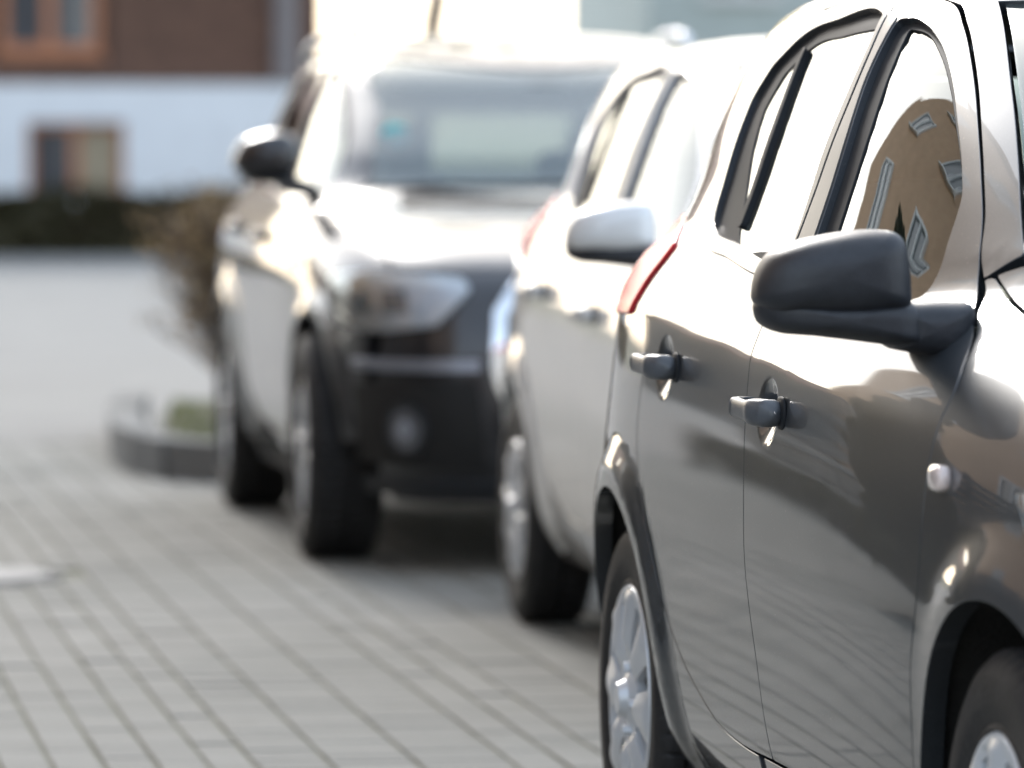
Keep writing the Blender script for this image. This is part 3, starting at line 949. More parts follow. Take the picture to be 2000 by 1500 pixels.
    gl_ = loft_cap('mirror_glass', [tuple(np.mean(mo['shell'], 0) + (np.array(q) - np.mean(mo['shell'], 0)) * .84) for q in mo['shell']], mo['x'] - .056, .004, M['mirror'], a)
    a2 = mirror_y(a)
    for q in (b, f, gl_):
        c = mirror_y(q); c.parent = a2
    return t, rf

# ------------------------------------------------------------------ specs
def hatch_surface():
    def bump(x, z):
        rr = np.hypot(x, z - .30); rf = np.hypot(x - 2.525, z - .30)
        return .016 * (1 - ss(.39, .46, rr)) + .020 * (1 - ss(.38, .47, rf)) * ss(2.15, 2.5, x)
    return Surf(.6,
        [(.15, 3.16), (.25, 3.25), (.4, 3.30), (.55, 3.30), (.68, 3.27), (.78, 3.17), (.86, 2.98), (.94, 2.72), (1.0, 2.45), (1.04, 2.26), (1.1, 2.13), (1.2, 1.93), (1.3, 1.71), (1.4, 1.44), (1.46, 1.22), (1.5, 1.02), (1.53, .85), (1.54, .75)],
        [(.15, -.50), (.25, -.56), (.4, -.62), (.55, -.63), (.7, -.62), (.9, -.60), (1.0, -.59), (1.1, -.58), (1.25, -.56), (1.4, -.5), (1.46, -.4), (1.5, -.2), (1.53, .2), (1.54, .4)],
        [(.15, .74), (.25, .80), (.35, .822), (.5, .836), (.65, .845), (.78, .843), (.88, .836), (.913, .832), (.96, .815), (1.02, .790), (1.08, .765), (1.17, .728), (1.25, .695), (1.33, .655), (1.40, .615), (1.44, .59), (1.475, .562), (1.50, .51), (1.525, .38), (1.536, .2), (1.54, .02)],
        [(.2, 5), (.7, 4.8), (.9, 5), (1.05, 4), (1.5, 3.8)],
        [(.2, 6), (.45, 6), (.87, 4.5), (1.04, 4.2), (1.12, 3.1), (1.2, 3.2), (1.31, 3.5), (1.5, 4)], .046, bump, 1.54)

def dish(cx, cz, rx=.074, rz=.054, d=.015):
    def f(x, z):
        q = np.hypot((x - cx) / rx, (z - cz) / rz)
        return -d * (0.5 + 0.5 * np.cos(np.pi * np.clip(q, 0, 1))) ** .8
    g = np.array([(cx + rx * 1.2 * (i / 14 - 1), cz + rz * 1.2 * (j / 14 - 1)) for i in range(29) for j in range(29)])
    return f, g

HX_F, HX_R = (1.275, .850), (.450, .887)
df, dfx = dish(HX_F[0] - .01, HX_F[1] - .002)
dr_, drx = dish(HX_R[0] - .01, HX_R[1] - .002)
bgap = [(.882, 1.474), (.909, 1.458), (.975, 1.385), (1.026, 1.31), (1.065, 1.208), (1.086, 1.123), (1.098, 1.04), (1.098, .957), (1.105, .90), (1.112, .80), (1.118, .70), (1.126, .60), (1.140, .53), (1.165, .46), (1.18, .40), (1.20, .345), (1.212, .322)]
door_front = [(1.862, 1.078), (1.895, 1.054), (1.987, 1.015), (2.067, .989), (2.15, .95), (2.195, .915), (2.208, .88), (2.208, .84), (2.207, .77), (2.205, .70), (2.195, .64), (2.178, .59), (2.16, .54), (2.15, .475), (2.145, .41), (2.14, .322)]
rear_edge = [(.94, .322), (.80, .334), (.66, .370), (.53, .418), (.42, .485), (.335, .584), (.262, .671), (.226, .727), (.220, .778), (.242, .838), (.262, .905), (.255, .935), (.225, .965), (.235, 1.01), (.275, 1.06), (.29, 1.10), (.26, 1.16), (.215, 1.24), (.190, 1.31), (.185, 1.36), (.203, 1.40), (.262, 1.434)]
hatch = dict(
    h=.024, sill_x=1.104, wb=2.525, Rt=.3015, arch_r=.362, track=.730, track_f=.716, sill_z=.318, arch_a0=178,
    ditch=[(-.42, 1.33), (-.2, 1.395), (.1, 1.437), (.262, 1.455), (.436, 1.469), (.584, 1.479), (.882, 1.476), (1.061, 1.465), (1.201, 1.425), (1.349, 1.369), (1.539, 1.28), (1.695, 1.192), (1.77, 1.145), (1.862, 1.078), (1.90, 1.056)],
    front_door=bgap + door_front[::-1] + [(1.77, 1.145), (1.695, 1.192), (1.539, 1.28), (1.349, 1.369), (1.201, 1.425), (1.061, 1.465)],
    rear_door=bgap[::-1] + [(.584, 1.479), (.436, 1.467), (.262, 1.434)] + rear_edge[::-1][1:],
    door_front=[(1.90, 1.056), (1.987, 1.015), (2.067, .989), (2.15, .95), (2.195, .915), (2.208, .88), (2.208, .84), (2.207, .77), (2.205, .70), (2.195, .64), (2.178, .59), (2.16, .54), (2.15, .475), (2.145, .41)],
    fwin=[(.985, 1.436), (1.036, 1.437), (1.086, 1.429), (1.223, 1.392), (1.367, 1.336), (1.48, 1.283), (1.629, 1.202), (1.685, 1.165), (1.735, 1.11), (1.775, 1.06), (1.785, 1.034), (1.75, 1.026), (1.21, 1.050), (1.187, 1.12), (1.134, 1.239), (1.04, 1.356)],
    fseal=[(1.03, 1.430), (1.086, 1.426), (1.222, 1.389), (1.365, 1.333), (1.478, 1.280), (1.626, 1.200), (1.682, 1.163), (1.732, 1.109), (1.771, 1.060), (1.780, 1.038), (1.75, 1.031), (1.29, 1.052), (1.254, 1.125), (1.19, 1.254), (1.109, 1.347)],
    rwin=[(.886, 1.447), (.838, 1.455), (.601, 1.447), (.371, 1.420), (.275, 1.378), (.251, 1.326), (.300, 1.241), (.345, 1.173), (.40, 1.125), (.44, 1.114), (.676, 1.091), (.88, 1.071), (1.078, 1.060), (1.06, 1.12), (1.024, 1.203), (.981, 1.32), (.93, 1.40)],
    rseal=[(.88, 1.433), (.673, 1.425), (.434, 1.402), (.361, 1.367), (.349, 1.308), (.424, 1.232), (.538, 1.149), (.600, 1.106), (.88, 1.082), (1.065, 1.072), (1.05, 1.12), (1.014, 1.203), (.971, 1.32), (.92, 1.395)],
    strip_r=[(.893, 1.447), (.912, 1.450), (.971, 1.385), (1.022, 1.31), (1.061, 1.208), (1.082, 1.123), (1.092, 1.064), (1.082, 1.064), (1.066, 1.12), (1.03, 1.203), (.986, 1.32), (.937, 1.40)],
    strip_f=[(.918, 1.452), (.978, 1.440), (1.034, 1.356), (1.128, 1.239), (1.181, 1.12), (1.202, 1.054), (1.104, 1.060), (1.091, 1.123), (1.070, 1.208), (1.031, 1.31), (.980, 1.385)],
    divbar=[(.425, 1.408), (.446, 1.404), (.556, 1.268), (.615, 1.118), (.588, 1.118), (.534, 1.262)],
    belt_r=[(.395, 1.118), (.44, 1.108), (.676, 1.086), (.88, 1.066), (1.09, 1.055), (1.09, 1.037), (.88, 1.048), (.676, 1.066), (.44, 1.088), (.395, 1.10)],
    belt_f=[(1.105, 1.053), (1.40, 1.037), (1.74, 1.020), (1.74, 1.004), (1.40, 1.019), (1.105, 1.035)],
    handle_f=HX_F, handle_r=HX_R, dish_f=df, dish_fx=dfx, dish_r=dr_, dish_rx=drx, handle_mat='satin',
    indicator=(2.275, .806), nose_z=.80, bonnet_w=.655, cowl_x=1.915, cowl_c=2.235,
    quarter=dict(front=rear_edge[::-1] + [(1.10, .318), (1.10, .205)], a0=-15, a1=176, v_seam=.66, z_tail=.98,
                 top=[(-.40, 1.10), (-.42, 1.33), (-.2, 1.395), (.1, 1.437), (.262, 1.455), (.42, 1.468), (.43, 1.465)]),
    tail_side=[(.150, 1.094), (.185, 1.078), (.172, 1.060), (.140, 1.034), (.112, 1.008), (.095, .985), (.075, .962)],
    apillar=[(x, float(w)) for x, w in []],
    headlight=[(2.62, .80, .80), (2.98, .80, .69), (3.20, .755, .50), (3.24, .68, .50), (3.05, .66, .76), (2.80, .70, .82)],
    hl_dark=[[(.18, .3), (.45, .25), (.5, .7), (.2, .75)]],
    fog=(.58, .36, .05), roof=(-.42, 1.10), roof_front=(1.115, 1.245),
    screen_edge=[(1.115, .445), (1.229, .466), (1.457, .512), (1.604, .541), (1.727, .567), (1.84, .592), (1.93, .610)],
    nose=[('grille', [[(-.45, .69), (.45, .69), (.42, .755), (-.42, .755)]], 'gloss_black', .006),
          ('air_intake', [[(-.42, .33), (.42, .33), (.38, .50), (-.38, .50)]], 'plastic', .006)],
    tailgate=(.52, .98, 1.44),
    mirror=dict(x=1.97, depth=.085, mat='plastic',
                shell=[(1.000, 1.030), (.997, 1.061), (.982, 1.092), (.953, 1.109), (.911, 1.120), (.849, 1.128), (.817, 1.126), (.803, 1.113), (.798, 1.085), (.795, 1.05), (.794, 1.022), (.849, 1.007), (.92, 1.006), (.985, 1.012)],
                base=[(.998, 1.030), (.985, 1.034), (.92, 1.034), (.849, 1.034), (.795, 1.032), (.775, 1.016), (.770, .972), (.80, .970), (.877, .978), (.92, .983), (.982, .993), (.995, 1.004)],
                foot=[(.82, 1.026), (.76, 1.030), (.705, 1.028), (.700, .985), (.72, .950), (.76, .955), (.82, .966)]),
)
def finish(sp, S, gap=.006):
    """A pillar outline in plan: between the door's top edge and the screen edge"""
    dz = sp['ditch']
    sp['ditch'] = [tuple(q) for q in spline(dz, False, .02)]; dz = sp['ditch']
    fr = [(x, z) for x, z in dz if x >= sp['roof'][1] - .08]
    lo = [(x, float(S.y(x, z))) for x, z in fr]
    sp['apillar'] = lo + [(x, w + .006) for x, w in sp['screen_edge'][::-1]]
    return sp

SH = hatch_surface()
finish(hatch, SH)
wheels_cap = wheel_meshes(.3015, .185, .196, 'cap')
hatch['wheels'] = wheels_cap
hatch['paint'] = 'grey_paint'

dark, _ = build_car('parked_car', 'dark grey hatchback nearest on the right, with black plastic door mirror and silver wheel trims',
                    (2.36298891, 9.49304329, 0), R(-88.96), SH, hatch)

# white hatchback parked behind it
white_sp = dict(hatch)
white_sp.update(track=.748, track_f=.745, paint='white_paint', h=.05, handle_mat='white_paint', wheels=wheel_meshes(.3015, .185, .19, 'cap2'), seat='grey_cloth', spin=.1)
white_sp['mirror'] = dict(hatch['mirror'], mat='white_paint')
for k in ('dish_f', 'dish_fx', 'dish_r', 'dish_rx'): white_sp.pop(k)
white, _ = build_car('parked_car', 'white hatchback parked between the dark grey hatchback and the black off-roader',
                     (2.93, 14.71, 0), R(-90), SH, white_sp)

def suv_surface():
    def bump(x, z):
        rr = np.hypot(x, z - .345); rf = np.hypot(x - 2.603, z - .345)
        return .022 * (1 - ss(.44, .5, rr)) + .022 * (1 - ss(.44, .5, rf))
    return Surf(.5,
        [(.2, 3.36), (.35, 3.45), (.5, 3.47), (.65, 3.46), (.8, 3.42), (.87, 3.36), (.92, 3.27), (.97, 3.11), (1.01, 2.94), (1.05, 2.69), (1.09, 2.33), (1.12, 2.20), (1.25, 1.97), (1.4, 1.67), (1.53, 1.38), (1.6, 1.1), (1.64, .9), (1.655, .7)],
        [(.2, -.80), (.5, -.91), (.8, -.90), (1.0, -.86), (1.1, -.80), (1.3, -.68), (1.5, -.5), (1.59, -.35), (1.64, -.1), (1.655, .3)],
        [(.2, .80), (.3, .86), (.5, .893), (.7, .902), (.85, .902), (.95, .893), (1.0, .88), (1.08, .85), (1.13, .82), (1.3, .75), (1.45, .685), (1.54, .635), (1.59, .58), (1.63, .45), (1.65, .2), (1.655, .03)],
        [(.2, 5.5), (.9, 5.5), (1.1, 6), (1.65, 6)], [(.2, 6), (.9, 6), (1.1, 4.5), (1.65, 4.5)], .02, bump, 1.655)
SS = suv_surface()
sb = [(.93, 1.575), (.96, 1.45), (1.0, 1.25), (1.02, 1.10), (1.03, .95), (1.04, .7), (1.06, .45), (1.08, .36)]
sdf = [(1.99, 1.20), (2.06, 1.14), (2.12, 1.06), (2.13, .95), (2.11, .8), (2.08, .6), (2.07, .45), (2.07, .36)]
sre = [(.75, .36), (.60, .42), (.47, .55), (.40, .70), (.36, .85), (.20, 1.0), (.12, 1.10), (.10, 1.25), (.16, 1.40), (.22, 1.52)]
vt = lambda x, z: SS.v_side('f', x, z)
suv = dict(
    cat='car', rear_glass='privacy', hl_mat='lamp_cell', paint='black_paint', screen='suv_screen', sill_x=1.004, h=.05, wb=2.603, Rt=.345, arch_r=.41, track=.80, sill_z=.355, arch_a0=176,
    ditch=[(-.5, 1.45), (-.2, 1.53), (.22, 1.575), (.6, 1.59), (.93, 1.585), (1.15, 1.565), (1.35, 1.51), (1.6, 1.41), (1.8, 1.31), (1.99, 1.20), (2.06, 1.15)],
    front_door=sb + sdf[::-1] + [(1.8, 1.31), (1.6, 1.41), (1.35, 1.51), (1.15, 1.565)],
    rear_door=sb[::-1] + [(.6, 1.59), (.4, 1.585)] + sre[::-1],
    door_front=[(2.06, 1.15), (2.12, 1.06), (2.13, .95), (2.11, .8), (2.08, .6), (2.07, .45)],
    fwin=[(1.02, 1.525), (1.15, 1.52), (1.35, 1.465), (1.6, 1.365), (1.8, 1.26), (1.90, 1.18), (1.92, 1.12), (1.5, 1.10), (1.075, 1.115), (1.06, 1.25)],
    rwin=[(.885, 1.53), (.6, 1.535), (.30, 1.51), (.23, 1.40), (.20, 1.28), (.26, 1.16), (.6, 1.135), (.985, 1.115), (.96, 1.25)],
    belt_r=[(.24, 1.165), (.6, 1.14), (1.0, 1.118), (1.0, 1.10), (.6, 1.122), (.24, 1.147)],
    belt_f=[(1.05, 1.118), (1.5, 1.102), (1.90, 1.115), (1.90, 1.097), (1.5, 1.084), (1.05, 1.10)],
    belt_mat='chrome',
    handle_f=(1.22, .97), handle_r=(.42, .99), handle_mat='black_paint',
    indicator=(2.2, .90), nose_z=.895, bonnet_w=.70, cowl_x=2.07, cowl_c=2.235,
    quarter=dict(front=sre[::-1] + [(1.0, .355), (1.0, .215)], a0=-18, a1=176, v_seam=.70, z_tail=1.0,
                 top=[(-.6, 1.15), (-.5, 1.45), (-.2, 1.53), (.22, 1.575)]),
    tail_side=[(-.55, 1.10), (-.5, 1.06), (-.5, 1.0), (-.52, .94)],
    headlight=[(2.86, .873, .84), (3.16, .888, .72), (3.36, .866, .51), (3.38, .838, .49), (3.39, .735, .59), (3.24, .715, .73), (2.95, .730, .835)],
    hl_dark=[[(.30, .34), (.46, .32), (.48, .68), (.31, .70)], [(.54, .34), (.72, .34), (.74, .68), (.55, .69)]],
    hl_ring=1,
    fog=(SS.v_of('f', 3.30, .66, .431), .431, .062), roof=(-.5, 1.15), roof_front=(1.17, 1.40),
    screen_edge=[(1.24, .525), (1.40, .555), (1.6, .59), (1.8, .63), (1.95, .665), (2.04, .69)],
    nose=[('grille', [[(-.33, .84), (.33, .84), (.39, .76), (.39, .58), (.28, .40), (-.28, .40), (-.39, .58), (-.39, .76)]], 'black', .006),
          ('grille_frame', [([(-.355, .868), (.355, .868), (.425, .775), (.425, .565), (.30, .375), (-.30, .375), (-.425, .565), (-.425, .775)],
                             [(-.325, .840), (.325, .840), (.39, .762), (.39, .578), (.28, .398), (-.28, .398), (-.39, .578), (-.39, .762)])], 'chrome', .014),
          ('grille_bar', [[(-.37, z), (.37, z), (.37, z + .014), (-.37, z + .014)] for z in (.50, .57, .64, .71, .78)], 'plastic', .010),
          ('air_intake', [[(s * .46, .31), (s * .48, .575), (s * .98, .555), (s * .98, .33)] for s in (1, -1)], 'black', .006),
          ('painted_crease_glint', [[(s * .47, .602), (s * .47, .632), (s * .98, .628), (s * .98, .606)] for s in (1, -1)], 'satin_silver', .016),  # raised silver strip paints in the sky highlight of the bumper crease
          ('skid_plate', [[(-.42, .285), (.42, .285), (.36, .345), (-.36, .345)]], 'satin_silver', .012),
          ('lower_lip', [[(-.95, .235), (.95, .235), (.95, .28), (-.95, .28)]], 'plastic', .010)],
    tailgate=(.55, 1.0, 1.52), wheels=wheel_meshes(.345, .235, .222, 'alloy'), hub='wheel_spokes', cab_dx=.12, seat='grey_cloth',
    mirror=dict(x=1.86, depth=.09, mat='black_paint', lean=-.15,
                shell=[(1.050, 1.20), (1.045, 1.245), (1.02, 1.285), (.965, 1.305), (.89, 1.312), (.855, 1.30), (.84, 1.25), (.845, 1.19), (.87, 1.165), (.95, 1.162), (1.02, 1.172)],
                base=[(1.03, 1.18), (.95, 1.166), (.86, 1.166), (.84, 1.150), (.87, 1.142), (.95, 1.145), (1.02, 1.158)],
                foot=[(.90, 1.17), (.85, 1.17), (.77, 1.14), (.77, 1.10), (.85, 1.11), (.90, 1.14)]),
)
suv['fseal'] = offset_poly(np.array(suv['fwin'], float), -.014).tolist()
suv['rseal'] = offset_poly(np.array(suv['rwin'], float), -.014).tolist()
finish(suv, SS)
offroader, rf = build_car('parked_car', 'black off-roader with pale headlight facing us, parked behind the white hatchback',
                      (2.69, 19.77, 0), R(-90), SS, suv)
for s_ in (1, -1):            # roof rails
    bm = bmesh.new()
    p = [(x, -s_ * (float(SS.y(x, np.interp(x, [q[0] for q in suv['ditch']], [q[1] for q in suv['ditch']]))) - .01), float(np.interp(x, [q[0] for q in suv['ditch']], [q[1] for q in suv['ditch']])) + .06 * min(1, (x + .42) * 6, (1.12 - x) * 6) ) for x in np.linspace(-.42, 1.12, 22)]
    for a, b in zip(p[:-1], p[1:]): tube(bm, a, b, .016, .016, 8)
    bm_obj('roof_rail', bm, M['chrome'], offroader, True)
pq = SS.pt('top', np.array([1.82]), np.array([.52]))[0]
bm = bmesh.new()
bmesh.ops.create_circle(bm, cap_ends=True, segments=20, radius=.045, matrix=Matrix.Translation((pq[0] - .01, -pq[1], pq[2] - .012)) @ Matrix.Rotation(R(58), 4, 'Y'))
bm_obj('windscreen_sticker', bm, M['sticker'], offroader)

# ------------------------------------------------------------------ ground
def ground_mat(name, c0, c1, scale, bump=.3, rough=.9):
    m, nt, b = new_mat(name)
    n = tex_noise(nt, scale, 8, .6, 'Object')
    n2 = tex_noise(nt, scale * .07, 4, .6, 'Object')
    r = ramp(nt, n.outputs['Fac'], [(.3, c0), (.7, c1)])
    r2 = ramp(nt, n2.outputs['Fac'], [(.3, (.86, .86, .86)), (.7, (1.1, 1.1, 1.08))])
    mx = nt.nodes.new('ShaderNodeMix'); mx.data_type = 'RGBA'; mx.blend_type = 'MULTIPLY'; mx.inputs['Factor'].default_value = 1
    nt.links.new(r.outputs['Color'], mx.inputs[6]); nt.links.new(r2.outputs['Color'], mx.inputs[7])
    nt.links.new(mx.outputs[2], b.inputs['Base Color'])
    b.inputs['Roughness'].default_value = rough
    bp = nt.nodes.new('ShaderNodeBump'); bp.inputs['Strength'].default_value = bump; bp.inputs['Distance'].default_value = .01
    nt.links.new(n.outputs['Fac'], bp.inputs['Height']); nt.links.new(bp.outputs['Normal'], b.inputs['Normal'])
    return m

def paver_mat():
    m, nt, b = new_mat('concrete_pavers')
    g = nt.nodes.new('ShaderNodeNewGeometry')
    oi = nt.nodes.new('ShaderNodeObjectInfo')
    ad = nt.nodes.new('ShaderNodeMath'); ad.operation = 'ADD'
    fr = nt.nodes.new('ShaderNodeMath'); fr.operation = 'FRACT'
    nt.links.new(g.outputs['Random Per Island'], ad.inputs[0]); nt.links.new(oi.outputs['Random'], ad.inputs[1])
    nt.links.new(ad.outputs[0], fr.inputs[0])
    r = ramp(nt, fr.outputs[0], [(0.0, (.188, .186, .174)), (.5, (.207, .204, .191)), (1.0, (.226, .223, .209))])
    n = tex_noise(nt, 60, 6, .6, 'Object')
    n3 = nt.nodes.new('ShaderNodeTexNoise'); n3.inputs['Scale'].default_value = .55; n3.inputs['Detail'].default_value = 5
    nt.links.new(g.outputs['Position'], n3.inputs['Vector'])
    r2 = ramp(nt, n.outputs['Fac'], [(.25, (.84, .84, .84)), (.75, (1.14, 1.14, 1.12))])
    r3 = ramp(nt, n3.outputs['Fac'], [(.3, (.76, .78, .75)), (.7, (1.14, 1.12, 1.09))])
    prev = r.outputs['Color']
    n4 = nt.nodes.new('ShaderNodeTexNoise'); n4.inputs['Scale'].default_value = 2.3; n4.inputs['Detail'].default_value = 4
    nt.links.new(g.outputs['Position'], n4.inputs['Vector'])
    r4 = ramp(nt, n4.outputs['Fac'], [(.28, (.80, .79, .77)), (.42, (1, 1, 1))])
    for q in (r2, r3, r4):
        mx = nt.nodes.new('ShaderNodeMix'); mx.data_type = 'RGBA'; mx.blend_type = 'MULTIPLY'; mx.inputs['Factor'].default_value = 1
        nt.links.new(prev, mx.inputs[6]); nt.links.new(q.outputs['Color'], mx.inputs[7]); prev = mx.outputs[2]
    nt.links.new(prev, b.inputs['Base Color'])
    b.inputs['Roughness'].default_value = .85
    bp = nt.nodes.new('ShaderNodeBump'); bp.inputs['Strength'].default_value = .35; bp.inputs['Distance'].default_value = .004
    nt.links.new(n.outputs['Fac'], bp.inputs['Height']); nt.links.new(bp.outputs['Normal'], b.inputs['Normal'])
    return m

def sheet(name, x0, x1, y0, y1, z, mat, n=1):
    V = [(x0, y0, z), (x1, y0, z), (x1, y1, z), (x0, y1, z)]
    o = mesh_obj(name, V, [(0, 1, 2, 3)], mat, smooth=False)
    return tag(o, kind='structure')

M['land'] = ground_mat('land', (.075, .085, .045), (.12, .12, .07), 3)
M['joint'] = ground_mat('mossy_joint_sand', (.085, .09, .05), (.18, .18, .12), 9)
M['far_paving'] = ground_mat('pale_paving', (.20, .192, .178), (.245, .236, .22), 14, .2)
M['kerb'] = ground_mat('kerb_concrete', (.16, .158, .15), (.23, .225, .215), 40)
M['pavers'] = paver_mat()
M['soil'] = ground_mat('soil', (.055, .045, .03), (.10, .085, .055), 12)
sheet('ground', -1500, 1500, -400, 2600, -.075, M['land'])
sheet('road_bed', -6.0, 4.4, -14, 24.35, -.007, M['joint'])
sheet('side_road', -30, 30, 24.55, 71.5, -.006, M['far_paving'])
sheet('footpath', 4.55, 8.0, -14, 24.35, .05, M['far_paving'])

# paver rows run along the street; their widths follow the pattern seen in the joints
ws_pat = [.105, .105, .104, .105, .150, .174, .192, .102]
edges_x = [.672]
i = 0
while edges_x[-1] < 4.3:
    edges_x.append(edges_x[-1] + ([.105, .106, .103, .095, .152, .176, .192, .102] + ws_pat[::-1] * 4)[i]); i += 1
left = [.672]; i = 0
while left[-1] > -5.9:
    left.append(left[-1] - [.105, .105, .104, .150, .174, .105, .104, .190][i % 8]); i += 1
edges_x = left[::-1][:-1] + edges_x
def proj_px(x, y):
    fwd = np.array([math.sin(YAW) * math.cos(PITCH), math.cos(YAW) * math.cos(PITCH), -math.sin(PITCH)])
    rt = np.array([math.cos(YAW), -math.sin(YAW), 0]); up = np.cross(rt, fwd)
    q = np.array([x, y, -CAM_H]); d = q @ fwd
    if d < 1: return None
    return 512 + 5632 * (q @ rt) / d, 384 - 5632 * (q @ up) / d, d
paving = mesh_obj('paving', [(-6.0, -14, -.0065), (4.4, -14, -.0065), (4.4, 24.35, -.0065), (-6.0, 24.35, -.0065)], [(0, 1, 2, 3)], M['joint'], smooth=False)
tag(paving, kind='structure')
bpy.data.objects.remove(bpy.data.objects['road_bed'])
MH = (.64, 16.55, .38)
cand = []
for k in range(len(edges_x) - 1):
    x0, x1 = edges_x[k] + .0048, edges_x[k + 1] - .0048
    y = -4.0 - rng.random() * .2
    while y < 24.2:
        L = .098 if (x1 - x0) > .13 else .195
        L *= 1 + .02 * rng.standard_normal()
        cx, cy = (x0 + x1) / 2, y + L / 2
        if math.hypot(cx - MH[0], cy - MH[1]) > MH[2] + .06:
            cand.append((cx, cy, x1 - x0, L - .0006))
        y += L
scored = []
for j, (cx, cy, w, L) in enumerate(cand):
    p = proj_px(cx, cy)
    s_ = 0
    if p and -8 < p[0] < 615 and 400 < p[1] < 772 and cx < 1.95: s_ = w * L / p[2] ** 3
    scored.append(s_)
order = np.argsort(-np.array(scored))[:298]
singles = set(int(o) for o in order if scored[o] > 0)
def paver_geo(w, L, c=.004, e=.0012, d=.03):
    x, y = w / 2, L / 2
    V = [(-x, -y, -d), (x, -y, -d), (x, y, -d), (-x, y, -d), (-x, -y, -c * .6), (x, -y, -c * .6), (x, y, -c * .6), (-x, y, -c * .6),
         (-x + c, -y + e, 0), (x - c, -y + e, 0), (x - c, y - e, 0), (-x + c, y - e, 0)]
    F = [(8, 9, 10, 11)]
    for a in (0, 4):
        for i in range(4): F.append((a + i, a + (i + 1) % 4, a + 4 + (i + 1) % 4, a + 4 + i))
    return V, F
shared = {}
V_all, F_all = [], []
tv = np.array(paver_geo(1, 1)[0]); 
for j, (cx, cy, w, L) in enumerate(cand):
    dzv = 0.0010 * rng.standard_normal(); tx, ty = .003 * rng.standard_normal(2)
    if j in singles:
        key = (round(w, 3), .195 if L > .15 else .098)
        if key not in shared:
            V, F = paver_geo(key[0], L)
            me = bpy.data.meshes.new('paver'); me.from_pydata(V, [], F); me.materials.append(M['pavers']); shared[key] = me
        o = link_mesh('paver', shared[key], None, paving)
        o.location = (cx, cy, dzv); o.rotation_euler = (tx, ty, 0)
    else:
        V, F = paver_geo(w, L)
        b = len(V_all)
        V_all += [(v[0] + cx, v[1] + cy, v[2] + dzv + (tx * v[1] - ty * v[0] if v[2] > -.02 else 0)) for v in V]
        F_all += [tuple(b + q for q in f) for f in F]
rest = mesh_obj('pavers', V_all, F_all, M['pavers'], paving, smooth=False)
tag(rest, kind='stuff')

# manhole cover
mh = empty('manhole_cover', (MH[0], MH[1], 0)); tag(mh, 'round pale concrete manhole cover let into the paving at the left edge', 'manhole cover')
M['iron'] = simple('cast_iron', (.12, .115, .11), .55, metal=.6, var=.3, scale=30, bump=.4)
M['mh_conc'] = ground_mat('pale_concrete_fill', (.44, .42, .40), (.56, .53, .50), 30)
V, F = lathe([(.335, -.03), (.335, .004), (.378, .004), (.378, -.03)], 48)
o = mesh_obj('frame_ring', V, F, M['kerb'], mh, smooth=False); o.rotation_euler = (R(90), 0, 0)
for k in range(2):
    V = [(0, 0, .002)] ; F = []
    for i in range(25):
        a = math.pi * i / 24 + (math.pi / 2 if k else -math.pi / 2)
        V.append((.315 * math.cos(a) + (-.02 if k else .02), .315 * math.sin(a), .002))
    for i in range(1, 25): F.append((0, i, i + 1))
    bmm = bmesh.new()
    me = bpy.data.meshes.new('concrete_infill'); me.from_pydata(V, [], F); bmm.from_mesh(me)
    ex = bmesh.ops.extrude_face_region(bmm, geom=bmm.faces[:]); bmesh.ops.translate(bmm, verts=[v for v in ex['geom'] if isinstance(v, bmesh.types.BMVert)], vec=(0, 0, .008))
    bm_obj('concrete_infill', bmm, M['mh_conc'], mh)
V, F = lathe([(.0, .001), (.335, .001)], 48)
o = mesh_obj('cover_plate', V, F, M['iron'], mh, smooth=False); o.rotation_euler = (R(90), 0, 0)

# kerb row across the end of the parking street
gut = mesh_obj('gutter', [(-6, 24.35, -.02), (1.6, 24.35, -.02), (1.6, 24.55, -.02), (-6, 24.55, -.02)], [(0, 1, 2, 3)], M['joint'], smooth=False); tag(gut, kind='structure')
me = None
for k in range(38):
    x = -5.9 + k * .2
    if me is None:
        V, F = paver_geo(.192, .19); me = bpy.data.meshes.new('gutter_stone'); me.from_pydata(V, [], F); me.materials.append(M['kerb'])
    o = link_mesh('gutter_stone', me, None, gut); o.location = (x, 24.45, -.004 + .002 * rng.standard_normal())

# planted island with kerbstones
isl = [(1.95, 25.5), (1.84, 24.6), (1.77, 23.6), (1.72, 22.6), (1.74, 21.9), (1.82, 21.45), (2.0, 21.2), (2.3, 21.1), (2.9, 21.08), (3.6, 21.08), (4.3, 21.08)]
kb = empty('kerb', (0, 0, 0)); tag(kb, kind='structure')
pts = []
for a, b in zip(isl[:-1], isl[1:]):
    n_ = max(1, int(round(math.dist(a, b) / .42)))
    for q in range(n_): pts.append((a[0] + (b[0] - a[0]) * q / n_, a[1] + (b[1] - a[1]) * q / n_))
pts.append(isl[-1])
for a, b in zip(pts[:-1], pts[1:]):
    L = math.dist(a, b) - .008; ang = math.atan2(b[1] - a[1], b[0] - a[0])
    bm = bmesh.new(); add_box(bm, (0, 0, .018), (L, .14, .34), 0, .014)
    o = bm_obj('kerb_stone', bm, M['kerb'], kb)
    o.location = ((a[0] + b[0]) / 2 + .06 * math.sin(ang) * -1 * -1, (a[1] + b[1]) / 2 + .06, -.03 + .003 * rng.standard_normal()); o.rotation_euler = (0, 0, ang)
ip = [(p[0] + .10, p[1] + (.12 if p[1] < 21.5 else 0)) for p in isl] + [(4.3, 26.5), (2.15, 26.5)]
soil = mesh_obj('planting_bed', [(x, y, .085) for x, y in ip] + [(x, y, -.05) for x, y in ip], [tuple(range(len(ip)))[::-1]], M['soil'], smooth=False)
tag(soil, kind='structure')

